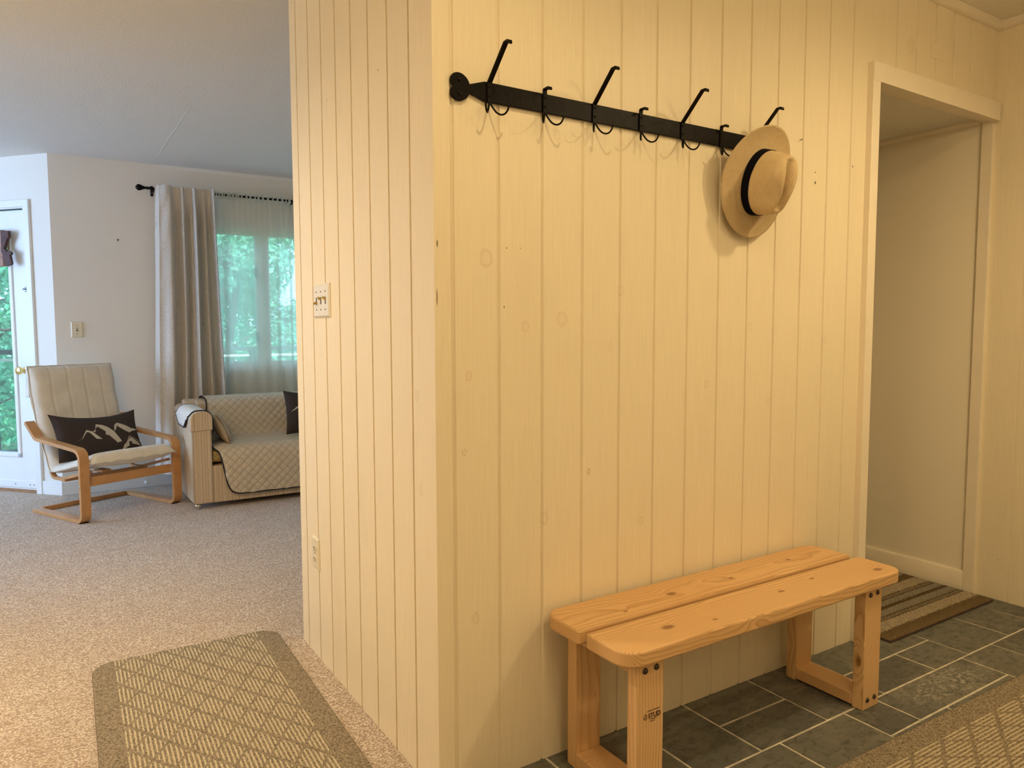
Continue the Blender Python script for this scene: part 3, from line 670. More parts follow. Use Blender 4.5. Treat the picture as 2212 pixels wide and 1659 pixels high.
def tree(x, y, h, rad, mat, label, nl, ls, seed):
    rnd = random.Random(seed)
    t_ = thing('tree', label, 'tree', (x, y, -1.2), 0, 'trees beyond the deck')
    mb = MB(); pts = [(0, 0, -.05)]+[(rnd.uniform(-.06, .06), rnd.uniform(-.06, .06), h*k/6) for k in range(1, 6)]
    mb.tube(pts, [.10, .085, .07, .055, .04, .03], 8)
    for k in range(16):
        a = rnd.uniform(0, 2*PI); z0 = h*rnd.uniform(.15, .75); L = rad*rnd.uniform(.5, .95)
        mb.tube([(0, 0, z0), (math.cos(a)*L*.5, math.sin(a)*L*.5, z0+L*.25), (math.cos(a)*L, math.sin(a)*L, z0+L*rnd.uniform(.2, .6))], [.03, .018, .008], 6)
    mb.build('trunk', M['bark'], t_, smooth=60)
    mb = MB(); blobs = []
    for k in range(34):
        a = rnd.uniform(0, 2*PI); q = math.sqrt(rnd.random())*rad*.85; z = h*rnd.uniform(.03, 1.0)
        f = math.sin(PI*min(1, max(.2, z/h)))**.4; blobs.append((math.cos(a)*q*f, math.sin(a)*q*f*.8, z, rad*rnd.uniform(.22, .42)))
    for k in range(nl):
        bx, by, bz, br = rnd.choice(blobs)
        d = Vector((rnd.gauss(0, 1), rnd.gauss(0, 1), rnd.gauss(0, 1))).normalized()*br*rnd.uniform(.6, 1.05)
        c = Vector((bx, by, bz))+d; s_ = ls*rnd.uniform(.6, 1.3)
        n_ = (d.normalized()+Vector((rnd.uniform(-.6, .6), rnd.uniform(-.6, .6), rnd.uniform(0, .9)))).normalized()
        u_ = n_.orthogonal().normalized(); w_ = n_.cross(u_); a = rnd.uniform(0, 2*PI); uu = u_*math.cos(a)+w_*math.sin(a); ww = n_.cross(uu)
        mb.add([c-uu*s_, c+ww*s_*.45+n_*s_*.12, c+uu*s_, c-ww*s_*.45+n_*s_*.12], [(0, 1, 2, 3)])
    mb.build('foliage', mat, t_, fix=False)
tree(-0.9, 10.2, 4.4, 1.10, M['leaf'], 'leafy green tree beyond the railing seen through the glass door', 9000, .060, 3)
tree(0.35, 13.2, 5.6, 1.35, M['leaf2'], 'leafy tree beyond the deck between glass door and curtained window', 6000, .07, 5)
tree(2.15, 10.2, 4.6, 1.20, M['leaf2'], 'leafy tree beyond the deck behind the left part of the sheer curtain', 9500, .058, 9)
tree(5.0, 11.6, 5.0, 1.25, M['leaf'], 'leafy tree beyond the deck behind the right part of the sheer curtain', 5000, .07, 12)
tree(-3.6, 13.4, 5.6, 1.5, M['leaf2'], 'farther leafy tree beyond the railing at the left of the glass door', 5000, .075, 15)
tree(3.4, 17.5, 8.0, 2.6, M['leaf'], 'tall tree farthest back beyond the deck behind the curtained window', 11000, .11, 18)
tree(-1.6, 18.5, 8.5, 2.3, M['leaf2'], 'tall tree farthest back beyond the deck behind the glass door', 9000, .11, 21)

# ------------------------------------------------------------------ bench
LG = dict(axis='z')
firs = [fir_mat('fir_seat_front', 'x', knots=[(1.32, 1.33, .43, .016), (1.58, 1.27, .42, .012), (1.78, 1.34, .43, .010), (1.95, 1.36, .43, .008), (1.46, 1.30, .43, .007), (2.20, 1.30, .43, .015)], off=(0, 1.42, .34)),
        fir_mat('fir_seat_rear', 'x', knots=[(1.50, 1.50, .43, .014), (1.75, 1.50, .43, .008), (2.05, 1.52, .43, .009), (1.30, 1.47, .43, .006)], off=(0, 1.50, .30)),
        fir_mat('fir_leg', 'z', base=((0.60, 0.35, 0.155), (0.76, 0.51, 0.27)), knots=[(.045, 1.215, 1.28, .012), (.047, 1.235, 1.28, .011), (.155, 2.115, 1.30, .014), (.19, 1.24, 1.52, .006)], off=(0, 1.30, 1.22), freq=70),
        fir_mat('fir_rail', 'x', base=((0.60, 0.33, 0.14), (0.74, 0.48, 0.25)), off=(0, 1.2, -.05), freq=70)]
bn = thing('wooden_bench', 'plain fir bench of two thick planks standing on the slate floor below the hooks', 'bench', (0, 0, 0))
def plank(name, x0, x1, y0, y1, z0, z1, rnd, mat, slope=0):
    """rnd = radii (front-left, front-right, back-right, back-left) of the plan corners"""
    fl, fr, br, bl = rnd; poly = []
    for (cx, cy, r, a0) in ((x0+fl, y0+fl, fl, 180), (x1-fr, y0+fr, fr, 270), (x1-br, y1-br, br, 0), (x0+bl, y1-bl, bl, 90)):
        poly += [(cx+r*math.cos(R(a0+90*k/7)), cy+r*math.sin(R(a0+90*k/7))) for k in range(8)]
    mb = MB(); mb.prism(poly, lambda a, b_: (a, b_, z0), lambda a, b_: (a, b_, z1))
    return mb.build(name, mat, bn, bevel=.006, bseg=3)
plank('seat_plank', 1.118, 2.275, 1.256, 1.414, .392, .432, (.055, .045, .010, .010), firs[0])
plank('seat_plank', 1.113, 2.270, 1.436, 1.594, .392, .431, (.010, .010, .045, .050), firs[1])
xs = ((1.174, 1.259), (2.112, 2.197))
for i, (x0, x1) in enumerate(xs):
    for fr_ in (True, False):
        y0, y1 = (1.281, 1.319) if fr_ else (1.524, 1.562)
        mb = MB(); mb.box((x0, y0, 0.0), (x1, y1, .3925)); lg = mb.build('leg', firs[2], bn, bevel=.0025)
        yy = y0 if fr_ else y1; sg = -1 if fr_ else 1
        for z in (.367, .030):
            for dx in (.023, .060):
                mb = MB(); mb.lathe([(.0082, 0), (.0082, .0012), (.0065, .0035), (.0035, .005), (.001, .0055)], 16, lambda a, b_, h, dx=dx, z=z: (x0+dx+a, yy+sg*h, z+b_+(.002 if dx > .04 else 0)))
                mb.build('bolt', M['bronze'], lg, smooth=40)
        if i == 0 and fr_:
            cu = bpy.data.curves.new('stamp_text', 'FONT'); cu.body = 'STUD'; cu.size = .0165; cu.extrude = .0001; cu.offset = .0004; cu.space_character = .95
            ft = bpy.data.objects.new('stamp_text', cu); me = bpy.data.meshes.new_from_object(ft); bpy.data.objects.remove(ft)
            me.materials.clear(); me.materials.append(M['ink'])
            st = bpy.data.objects.new('grade_stamp', me); C.objects.link(st); st.parent = lg; st.rotation_euler = (R(90), 0, 0); st.location = (x0+.034, y0-.0006, .245)
            mb = MB(); rnd = random.Random(4)
            for k in range(14):
                a = 2*PI*k/14; b_ = 2*PI*(k+1)/14; c_, d_ = (x0+.025, .2505)
                P = lambda an, r: (c_+math.cos(an)*r*.8, y0-.0005, d_+math.sin(an)*r)
                mb.add([P(a, .0075), P(b_, .0075), P(b_, .0062), P(a, .0062)], [(0, 1, 2, 3)])
            for (p, q) in (((-.004, -.004), (0, .005)), ((0, .005), (.004, -.004)), ((-.004, -.004), (.004, -.004))):
                v = Vector((q[0]-p[0], 0, q[1]-p[1])).normalized(); w = Vector((-v.z, 0, v.x))*.0006; a = Vector((c_+p[0], y0-.0005, d_+p[1])); b2 = Vector((c_+q[0], y0-.0005, d_+q[1]))
                mb.add([a-w, b2-w, b2+w, a+w], [(0, 1, 2, 3)])
            for (z_, xa_, xb_) in ((.2622, .030, .072), (.2400, .040, .060), (.2350, .040, .056)):
                x = x0+xa_
                while x < x0+xb_:
                    w = rnd.uniform(.0012, .0026); mb.box((x, y0-.0006, z_), (x+w, y0-.0002, z_+rnd.uniform(.0014, .0026))); x += w+.0011
            for (a, b_, c2, d2) in ((.064, .243, .0745, .2436), (.064, .2515, .0745, .2521), (.064, .243, .0646, .252), (.074, .243, .0746, .252), (.0665, .2455, .069, .2475), (.070, .2465, .0725, .2485)):
                mb.box((x0+a, y0-.0006, b_), (x0+c2, y0-.0002, d2))
            mb.build('grade_stamp', M['ink'], lg, fix=False)
    mb = MB(); mb.box((x0-.001, 1.319, .006), (x1+.0, 1.524, .044)); mb.build('foot_rail', firs[3], bn, bevel=.003)
    mb = MB(); mb.box((x0, 1.319, .354), (x1, 1.524, .3915)); mb.build('top_rail', firs[3], bn, bevel=.003)

# ------------------------------------------------------------------ coat rack
rk = thing('coat_rack', 'long black iron rack of hooks screwed to the cream board wall', 'coat rack', (0, YB, 1.777))
mb = MB(); zt, zb = .024, -.024
def heart(sx, x0):
    """heart finial outline, pointing away from the bar"""
    H = [(0, .0105), (-.0035, .018), (-.0075, .0235), (-.0127, .0275), (-.0195, .0315), (-.0267, .0332), (-.0335, .0332), (-.0394, .0318), (-.0450, .0288), (-.0495, .0240), (-.0524, .0180), (-.0528, .0125), (-.0512, .0070), (-.0475, .0028)]
    P = H + [(-.045, 0)] + [(a, -b) for a, b in H[::-1]]
    return [(x0+sx*a, b) for a, b in P]
top = [(.945, zt), (2.0, zt)]
poly = heart(1, .903)[::-1]
poly = heart(1, .903)[-1:] + [(.945, zb), (1.995, zb)] + heart(-1, 2.035)[::-1] + [(1.995, zt), (.945, zt)] + heart(1, .903)[:-1]
mb.prism(poly, lambda a, b: (a, -.0095, b), lambda a, b: (a, -.0025, b)); mb.build('bar', M['iron'], rk, bevel=.0012)
for sx, x0 in ((1, .903), (-1, 2.035)):
    for zz in (.0165, -.0165):
        mb = MB(); mb.lathe([(.0045, 0), (.004, .002), (.001, .003)], 12, lambda a, b, h: (x0-sx*.028+a, -.0095-h, zz+b)); mb.build('screw', M['iron'], rk, smooth=40)
hx = [.957, 1.124, 1.288, 1.456, 1.620, 1.786, 1.950]
for i, x in enumerate(hx):
    long_ = i % 2 == 0
    w = .0125 if long_ else .0115
    if long_: path = rpath([(-.0115, -.028), (-.0115, .022), (-.088, .094), (-.104, .094), (-.106, .087)], [.006, .004, .002], 4)
    else: path = rpath([(-.0115, -.028), (-.0115, .034), (-.033, .034), (-.035, .028)], [.003, .002], 4)
    mb = MB(); mb.ribbon(path, w, .0042, lambda a, z, wo: (x+wo, a, z)); hk = mb.build('hook', M['iron'], rk, bevel=.001)
    for zz in (.012, -.010):
        mb = MB(); mb.lathe([(.0032, 0), (.0028, .0014), (.0008, .0022)], 10, lambda a, b, h: (x+a, -.0136-h, zz+b)); mb.build('rivet', M['iron'], hk, smooth=40)
    for sx in (-1, 1):
        pts = [(x+sx*.001, -.013, -.026), (x+sx*.005, -.0165, -.036), (x+sx*.012, -.024, -.050), (x+sx*.019, -.033, -.057), (x+sx*.026, -.041, -.056), (x+sx*.031, -.0465, -.048), (x+sx*.033, -.049, -.038)]
        mb = MB(); mb.tube(crv(pts, 4), 0.0024, 8); mb.build('prong', M['iron'], hk, smooth=60)

# ------------------------------------------------------------------ straw hat on the last hook
def hat():
    th = thing('straw_hat', 'straw fedora with a navy band hanging from the last hook of the rack', 'hat', (1.905, YB-.056, 1.648))
    # local frame: X sideways, Y = towards the crown top (away from the wall), Z up
    tilt = R(14)
    def T(x, y, h):   # x sideways, y up (long axis), h towards crown top
        return (x, -(h*math.cos(tilt)) - y*math.sin(tilt), y*math.cos(tilt) - h*math.sin(tilt))
    BA, BB = .076, .098     # crown base half axes
    RA, RB = .150, .170     # brim outer half axes
    nu = 96
    vs = []; uvs = []; fs = []; nr = 14
    rows = []
    for j in range(nr+1):
        t_ = j/nr; row = []
        for i in range(nu):
            a = 2*PI*i/nu; ca, sa = math.cos(a), math.sin(a)
            x = (BA+(RA-BA)*t_)*ca; y = (BB+(RB-BB)*t_)*sa
            curl = .016*t_**2*(max(0, sa)**2)*1.2 - .012*t_**2*abs(ca)**2 + .010*t_**2*max(0, -sa)
            h = curl + .004*(1-t_)**3
            row.append((x, y, h)); 
        rows.append(row)
    # brim top, rolled edge, brim underside
    def addrows(rows, v0, dv, name, mat, closed_end=False, th_=.0016):
        mb = MB(); uv = []; vs = []; vc = [v0]
        for j in range(1, len(rows)): vc.append(vc[-1]+sum((Vector(rows[j][i])-Vector(rows[j-1][i])).length for i in range(0, nu, 8))/(nu/8))
        for j, row in enumerate(rows):
            s_ = 0; prev = None
            Lr = sum((Vector(row[(i+1) % nu])-Vector(row[i])).length for i in range(nu)); kf = round(Lr/.0042)*.0042/max(Lr, 1e-4)
            for i in range(nu+1):
                p = Vector(row[i % nu]); s_ += (p-prev).length if prev is not None else 0; prev = p
                vs.append(T(*p)); uv.append((s_*kf, vc[j]))
        n = nu+1; f = [(j*n+i, j*n+i+1, (j+1)*n+i+1, (j+1)*n+i) for j in range(len(rows)-1) for i in range(nu)]
        mb.add(vs, f); o = mb.build(name, mat, th, smooth=180, uvs=uv, fix=False)
        sm = o.modifiers.new('solid', 'SOLIDIFY'); sm.thickness = th_; sm.offset = 0
        return o
    addrows(rows, 0, .0055, 'brim', M['straw'], th_=.0022)
    # crown: side then top with a centre crease and two front pinches (front is the lower end)
    CH = .110; crows = []; uvv = []
    def crown_pt(t_, a):
        ca, sa = math.cos(a), math.sin(a)
        if t_ <= .62:      # side wall
            q = t_/.62; x = BA*(1-.05*q-.13*q**2.2)*ca; y = BB*(1-.04*q-.10*q**2.2)*sa; h = CH*.82*q
            h += .010*q*max(0, sa)   # taller to the back (up)
        else:
            q = (t_-.62)/.38; k = 1-q; rr = math.sin(k*PI/2)**.85 if k > 0 else 0
            x = BA*.82*rr*ca; y = BB*.86*rr*sa; h = CH*.82+CH*.20*(1-rr**2.6) + .010*max(0, y/(BB*.86))
            ye = min(1, abs(y)/(BB*.80))
            h -= .026*math.exp(-(x/(.0125+.006*max(0, y/BB)))**2)*(1-ye**4)   # crease along the long axis
            h += .005*math.exp(-((abs(x)-.030)/.015)**2)*(1-ye**2)
        # front pinches (lower end)
        up_ = max(0, min(1, (h-.035)/(CH-.035)))
        for sx_ in (-1, 1):
            d = math.hypot((x-sx_*.058)/.032, (y+.040)/.042)
            pin = (.010 if sx_ > 0 else .020)*math.exp(-d*d)*up_**1.0
            x -= sx_*pin; y += pin*.15
        # front end narrows to a point
        if y < 0 and up_ > 0: x *= 1-.22*up_*(min(1, -y/BB))**1.2
        return (x, y, h)
    NT_ = 40
    side = [[crown_pt(j/NT_, 2*PI*i/nu) for i in range(nu)] for j in range(NT_+1)]
    addrows(side, 0, .0048, 'crown', M['straw'], th_=.002)
    band = [[tuple(Vector((p[0]*1.030, p[1]*1.025, p[2]))) for p in [crown_pt(.62*q, 2*PI*i/nu) for i in range(nu)]] for q in (.03, .08, .14, .20, .26, .31, .34)]
    addrows(band, 0, .005, 'hat_band', M['navy'], th_=.0014)
hat()
for (nm, x, z, lab) in (('nail', 2.180, 1.826, 'small nail in the board wall just right of the straw hat'),):
    mb = MB(); mb.lathe([(.001, -.004), (.001, .007), (.0022, .0075), (.0022, .009)], 10, lambda a, b, h: (x+a, YB-h, z+b)); tag(mb.build(nm, M['bronze']), lab, 'nail')

# ------------------------------------------------------------------ wall plates
def bev_plate(mb, cx, cz, w, h, d, T):
    a = [(-w/2, -h/2), (w/2, -h/2), (w/2, h/2), (-w/2, h/2)]; k = .006
    b = [(-w/2+k, -h/2+k), (w/2-k, -h/2+k), (w/2-k, h/2-k), (-w/2+k, h/2-k)]
    vs = [T(cx+p[0], 0, cz+p[1]) for p in a]+[T(cx+p[0], d*.35, cz+p[1]) for p in a]+[T(cx+p[0], d, cz+p[1]) for p in b]
    mb.add(vs, [(8, 9, 10, 11), (3, 2, 1, 0)]+[(k_, (k_+1) % 4, 4+(k_+1) % 4, 4+k_) for k_ in range(4)]+[(4+k_, 4+(k_+1) % 4, 8+(k_+1) % 4, 8+k_) for k_ in range(4)])
TAw = lambda y, d, z: (XA-d, y, z)
sw = thing('light_switch_plate', 'white triple switch plate with brass toggles on the narrow board wall', 'light switch', (0, 0, 0))
mb = MB(); bev_plate(mb, 2.4505, 1.291, .163, .114, .007, TAw); mb.build('cover_plate', M['pinkwhite'], sw)
for y, up in ((2.497, -1), (2.4505, 1), (2.404, 1)):
    mb = MB(); mb.box((XA-.0074, y-.0045, 1.279), (XA-.006, y+.0045, 1.303)); sl = mb.build('toggle_slot', M['dark'], sw)
    mb = MB(); z0 = 1.291+up*.004; mb.add([(XA-.006, y-.004, z0-.005), (XA-.006, y+.004, z0-.005), (XA-.006, y+.004, z0+.005), (XA-.006, y-.004, z0+.005),
        (XA-.018, y-.0032, z0+up*.006-.0035), (XA-.018, y+.0032, z0+up*.006-.0035), (XA-.018, y+.0032, z0+up*.006+.0035), (XA-.018, y-.0032, z0+up*.006+.0035)],
        [(0, 1, 2, 3), (4, 5, 6, 7), (0, 1, 5, 4), (1, 2, 6, 5), (2, 3, 7, 6), (3, 0, 4, 7)]); mb.build('toggle', M['brasst'], sw, bevel=.001)
    for z in (1.321, 1.261):
        mb = MB(); mb.lathe([(.003, 0), (.002, .0015)], 10, lambda a, b, h: (XA-.007-h, y+a, z+b)); mb.build('screw', M['bronze'], sw)
ol = thing('power_outlet', 'ivory double power outlet low on the narrow board wall', 'outlet', (0, 0, 0))
mb = MB(); bev_plate(mb, 2.578, .390, .074, .114, .007, TAw); mb.build('cover_plate', M['ivory'], ol)
for z in (.4095, .3705):
    mb = MB(); mb.lathe([(.015, 0), (.015, .0022), (.013, .003)], 18, lambda a, b, h: (XA-.0065-h, 2.578+a, z+b*.85)); rc = mb.build('receptacle', M['ivory'], ol, smooth=40)
    for dy, hh in ((-.0062, .0045), (.0062, .0036)):
        mb = MB(); mb.box((XA-.0102, 2.578+dy-.001, z+.001-hh), (XA-.0092, 2.578+dy+.001, z+.001+hh)); mb.build('slot', M['dark'], rc)
    mb = MB(); mb.lathe([(.0022, 0), (.0022, .0008)], 10, lambda a, b, h: (XA-.0094-h, 2.578+a, z-.008+b)); mb.build('slot', M['dark'], rc)
mb = MB(); mb.lathe([(.0028, 0), (.002, .0015)], 10, lambda a, b, h: (XA-.007-h, 2.578+a, .390+b)); mb.build('screw', M['bronze'], ol)
s2 = thing('light_switch_plate', 'ivory single switch plate on the far wall above the armchair', 'light switch', (0, 0, 0))
TCw = lambda x, d, z: (x, YC-d, z)
mb = MB(); bev_plate(mb, .2185, 1.2005, .076, .114, .007, TCw); mb.build('cover_plate', M['ivory'], s2)
mb = MB(); mb.box((.214, YC-.0078, 1.188), (.223, YC-.006, 1.213)); mb.build('toggle_slot', M['dark'], s2)
mb = MB(); mb.box((.2155, YC-.024, 1.199), (.2215, YC-.007, 1.208)); mb.build('toggle', M['ivory'], s2, bevel=.001)
for z in (1.231, 1.170):
    mb = MB(); mb.lathe([(.003, 0), (.002, .0015)], 10, lambda a, b, h: (.2185+a, YC-.007-h, z+b)); mb.build('screw', M['bronze'], s2)
mb = MB(); mb.lathe([(.0022, -.004), (.0022, .020), (.006, .021), (.006, .024)], 10, lambda a, b, h: (.504+a, YC-h, 1.852+b+h*.3)); tag(mb.build('nail', M['bronze']), 'nail left in the bare far wall beside the drape', 'nail')
ds = thing('door_stop', 'small white door stop on the far baseboard behind the armchair', 'door stop', (.623, YC-.014, .045))
mb = MB(); mb.lathe([(.010, 0), (.010, .004), (.004, .006), (.004, .055)], 12, lambda a, b, h: (a, -h, b)); mb.build('stem', M['white'], ds, smooth=40)
mb = MB(); mb.lathe([(.009, .055), (.012, .060), (.012, .072), (.008, .076)], 12, lambda a, b, h: (a, -h, b)); mb.build('rubber_tip', M['white'], ds, smooth=40)

# ------------------------------------------------------------------ rugs
def runner(label, loc, rz, L, grp):
    t_ = thing('runner_rug', label, 'rug', loc, rz, 'matching runner rugs')
    W2, r = .3175, .075; poly = []
    for (cx, cy, a0) in ((-W2+r, -L/2+r, 180), (W2-r, -L/2+r, 270), (W2-r, L/2-r, 0), (-W2+r, L/2-r, 90)):
        poly += [(cx+r*math.cos(R(a0+90*k/8)), cy+r*math.sin(R(a0+90*k/8))) for k in range(9)]
    mb = MB(); mb.prism(poly, lambda a, b: (a, b, .002), lambda a, b: (a, b, .012)); mb.build('pile', M['rug'], t_, bevel=.005, bseg=2)
    mb = MB(); mb.prism([(a*1.004, b*1.0015) for a, b in poly], lambda a, b: (a, b, 0), lambda a, b: (a, b, .005)); mb.build('backing', M['rugedge'], t_)
a = R(-1.4)
cx = .415 + math.sin(a)*-(-.9); 
runner('beige and brown diamond runner rug lying on the carpet along the narrow wall', (.396, 2.922-.9, 0), R(-1.4), 1.8, None)
runner('beige and brown diamond runner rug lying on the slate floor in front of the bench', (2.35, 1.128-.3175, 0), R(90-1.1), 2.05, None)
# striped mat in the doorway
dm = thing('door_mat', 'shaggy striped mat lying on the slate floor in the doorway', 'mat', (2.675, 1.520, 0))
rnd = random.Random(2); nx_, ny_ = 230, 180
def matz(u, v):
    e = min(u, 1-u, v, 1-v); k = min(1, e/.03)
    return (u*.785+rnd.uniform(-.002, .002), v*.60+rnd.uniform(-.002, .002), .006+.012*k**.6+rnd.uniform(-.0032, .0032)*k)
mb = MB(); mb.grid(matz, nx_, ny_)
mb.build('pile', M.setdefault('matst', mat_stripes('striped_pile')), dm, smooth=180, fix=False)
mb = MB(); mb.box((-.004, -.004, 0.0005), (.789, .604, .007)); mb.build('backing', M['hem'], dm, bevel=.003)

# ------------------------------------------------------------------ armchair of bent wood
CHF = Vector((.479-.01*.9, 5.323-.01*.436, 0)); CHR = math.atan2(.436, .9)
ch = thing('armchair', 'bentwood armchair with cream quilted cushion standing before the glass door', 'armchair', tuple(CHF), CHR)
# local: x across (right), y backwards, z up
armp = rpath([(.60, .012), (.012, .012), (.012, .452), (.535, .492), (.650, .592)], [.055, .070, .07], 9)
for sx in (-1, 1):
    mb = MB(); mb.ribbon([(a, z) for a, z in armp], .060, .022, lambda a, z, wo: (sx*.311+wo, a, z))
    sf = mb.build('side_frame', M['birch'], ch, bevel=.002)
    for z in (.30, .235):
        mb = MB(); mb.lathe([(.005, 0), (.005, .002), (.002, .003)], 10, lambda a, b, h: (sx*(.341+h), .012+a, z+b)); mb.build('bolt', M['chrome'], sf, smooth=40)
    mb = MB(); mb.box((sx*.311-.026, .030, -.0005), (sx*.311+.026, .062, .003)); mb.build('glide', M['rubber'], sf)
    bp = rpath([(.03, .315), (.36, .235), (.47, .235), (.56, .45), (.68, .72), (.725, .955)], [.10, .06, .2, .3], 8)
    mb = MB(); mb.ribbon(bp, .030, .018, lambda a, z, wo: (sx*.262+wo, a, z)); mb.build('seat_frame', M['birch'], ch, bevel=.0015)
mb = MB(); mb.box((-.281, .024, .224), (.281, .042, .280)); mb.build('front_rail', M['birch'], ch, bevel=.002)
mb = MB(); mb.box((-.281, .30, .226), (.281, .35, .244)); mb.build('cross_rail', M['birch'], ch, bevel=.002)
mb = MB(); mb.box((-.281, .575, .002), (.281, .60, .030)); mb.build('rear_rail', M['birch'], ch, bevel=.002)
mb = MB(); mb.box((-.15, .10, .285), (-.09, .20, .300)); mb.build('slat', M['birch'], ch, bevel=.002)
for y_, z_ in ((.52, .40), (.60, .58), (.675, .76), (.715, .90)):
    mb = MB(); mb.box((-.25, y_+.008, z_-.03), (.25, y_+.018, z_+.03)); mb.build('slat', M['birch'], ch, bevel=.002)
# cushion: profile from seat front to head
prof = [(-.035, .372), (.02, .372), (.10, .352), (.20, .330), (.32, .302), (.42, .280), (.468, .284), (.498, .315), (.525, .38), (.56, .46), (.605, .56), (.640, .66), (.668, .77), (.690, .88), (.705, .955)]
pc = crv([(0, a, z) for a, z in prof], 5); pc = [(p.y, p.z) for p in pc]
nP = len(pc)-1; arcl = [0]
for i in range(nP): arcl.append(arcl[-1]+math.hypot(pc[i+1][0]-pc[i][0], pc[i+1][1]-pc[i][1]))
TL = arcl[-1]; NX = 60
def cush(side):
    def fn(u, v):
        i = min(nP, int(round(v*nP))); a, z = pc[i]
        p0 = pc[max(i-1, 0)]; p1 = pc[min(i+1, nP)]; dx, dz = p1[0]-p0[0], p1[1]-p0[1]; L = math.hypot(dx, dz); nx, nz = -dz/L, dx/L
        x = (u-.5)*.560
        eu = min(u, 1-u)*.56; ev = min(arcl[i], TL-arcl[i])
        t_ = (.046+.016*max(0, 1-arcl[i]/.35))*(1-math.exp(-(eu/.020)))*(1-math.exp(-(ev/.016)))
        if side > 0:
            seam = max(0, 1-abs(((u*5) % 1)-.0 if ((u*5) % 1) < .5 else 1-((u*5) % 1))/.05)
            if .03 < u < .97: t_ -= .007*seam
            t_ += .004*math.sin(arcl[i]*34+2*math.sin(u*9))*(1 if arcl[i] > .5 else .2)
            off = .0+t_*1.0
        else: off = -t_*(.35+.45*max(0, 1-arcl[i]/.25)*(1-abs(2*u-1)**3))
        # bulge of seat front
        return (x, a+nx*off, z+nz*off)
    return fn
mb = MB(); mb.grid(cush(1), NX, nP); o1 = len(mb.v); mb.grid(cush(-1), NX, nP)
cu_ = mb.build('cushion', M['chairf'], ch, smooth=180)
mb = MB(); f1 = cush(1); edge = [f1(0.0, v/nP) for v in range(nP+1)]+[f1(u/20, 1.0) for u in range(1, 21)]+[f1(1.0, 1-v/nP) for v in range(nP+1)]+[f1(1-u/20, 0) for u in range(1, 21)]
mb.tube(edge, .0045, 6); mb.build('piping', M['stitch'], cu_, smooth=60)
for k in range(1, 5):
    mb = MB(); pts = []
    for i in range(8, nP):
        p = Vector(f1(k/5, i/nP)); pts.append(p)
    mb.tube(pts, .0016, 5); mb.build('seam', M['stitch'], cu_, smooth=60)
# pouch that holds the cushion over the back top
mb = MB(); mb.add([(-.278, .735, .955), (.278, .735, .955), (.278, .752, .75), (-.278, .752, .75), (-.278, .71, .958), (.278, .71, .958), (.278, .698, .75), (-.278, .698, .75)],
    [(0, 1, 2, 3), (0, 4, 5, 1), (0, 3, 7, 4), (1, 5, 6, 2), (3, 2, 6, 7)]); mb.build('back_pouch', M['chairf'], ch, bevel=.006)

# ------------------------------------------------------------------ throw pillows
def pillow_fn(w, h, t_, sag=0.0):
    def P(u, v, s_):   # u, v in -1..1
        k = (1-abs(u)**2.6)*(1-abs(v)**2.6); th_ = t_*max(0, k)**.55
        pin = 1-.10*(1-abs(u)**2)*abs(v)**3; pin2 = 1-.07*(1-abs(v)**2)*abs(u)**3
        x = u*w/2*pin2; z = v*h/2*pin - (sag*(1-u*u) if v > 0 else 0)*max(0, v)
        return Vector((x, -s_*th_, z))
    return P
def pillow(name, label, w, h, t_, mat, M4, sag=0, draw=None, group=None):
    o = thing(name, label, 'pillow', group='throw pillows in the living room'); o.matrix_world = M4
    P = pillow_fn(w, h, t_, sag); n = 28; mb = MB()
    for s_ in (1, -1): mb.grid(lambda u, v: P(u*2-1, v*2-1, s_), n, n)
    c = mb.build('cover', mat, o, smooth=180)
    if draw:
        for nm, polys in draw:
            mb = MB()
            for poly in polys:
                bm = bmesh.new(); vs = [bm.verts.new((p[0], 0, p[1])) for p in poly]; bm.faces.new(vs)
                bmesh.ops.triangulate(bm, faces=bm.faces)
                for _ in range(2): bmesh.ops.subdivide_edges(bm, edges=bm.edges, cuts=1, use_grid_fill=True)
                bmesh.ops.triangulate(bm, faces=bm.faces); bm.verts.index_update()
                V = []
                for v in bm.verts:
                    q = P(v.co.x, v.co.z, 1); V.append((q.x, q.y-.0016, q.z))
                mb.add(V, [tuple(x.index for x in f.verts) for f in bm.faces]); bm.free()
            mb.build(nm, M['print_'], c, fix=False)
    return o
# mountain and lodge print; coordinates in pillow (u, v)
mount = [[(-.62, -.30), (-.50, -.22), (-.36, .16), (-.24, .06), (-.20, -.02), (-.05, -.30), (-.16, -.18), (-.18, -.26), (-.30, .02), (-.36, .06), (-.48, -.20)],
         [(-.24, .06), (-.17, .12), (-.12, .42), (.02, .36), (.14, .22), (.26, -.02), (.40, -.45), (.28, -.32), (.29, -.50), (.12, -.16), (.05, -.12), (.06, .02), (-.10, .30), (-.15, .20), (-.17, .02)],
         [(.26, -.02), (.30, .30), (.38, .42), (.55, .28), (.72, .10), (.95, .04), (.74, -.03), (.64, -.10), (.66, -.02), (.54, -.01), (.40, .18), (.36, .28), (.32, .10)]]
lodge = [[(.40, -.80), (.44, -.62), (.66, -.30), (.88, -.56), (.90, -.66), (.87, -.66), (.66, -.58), (.66, -.48), (.58, -.48), (.58, -.66), (.46, -.78)],
         [(.46, -.90), (.50, -.82), (.86, -.72), (.86, -.80), (.54, -.90)]]
lodge2 = [[(.36, -.92), (.385, -.92), (.645, -.235), (.62, -.235)], [(.62, -.225), (.645, -.26), (.93, -.52), (.92, -.485)],
          [(.43, -.96), (.46, -.96), (.48, -.86), (.45, -.86)], [(.55, -.96), (.585, -.96), (.585, -.88), (.55, -.90)], [(.66, -.94), (.70, -.94), (.70, -.84), (.66, -.86)], [(.78, -.92), (.80, -.82), (.83, -.90)], [(.87, -.90), (.89, -.90), (.905, -.62), (.885, -.62)]]
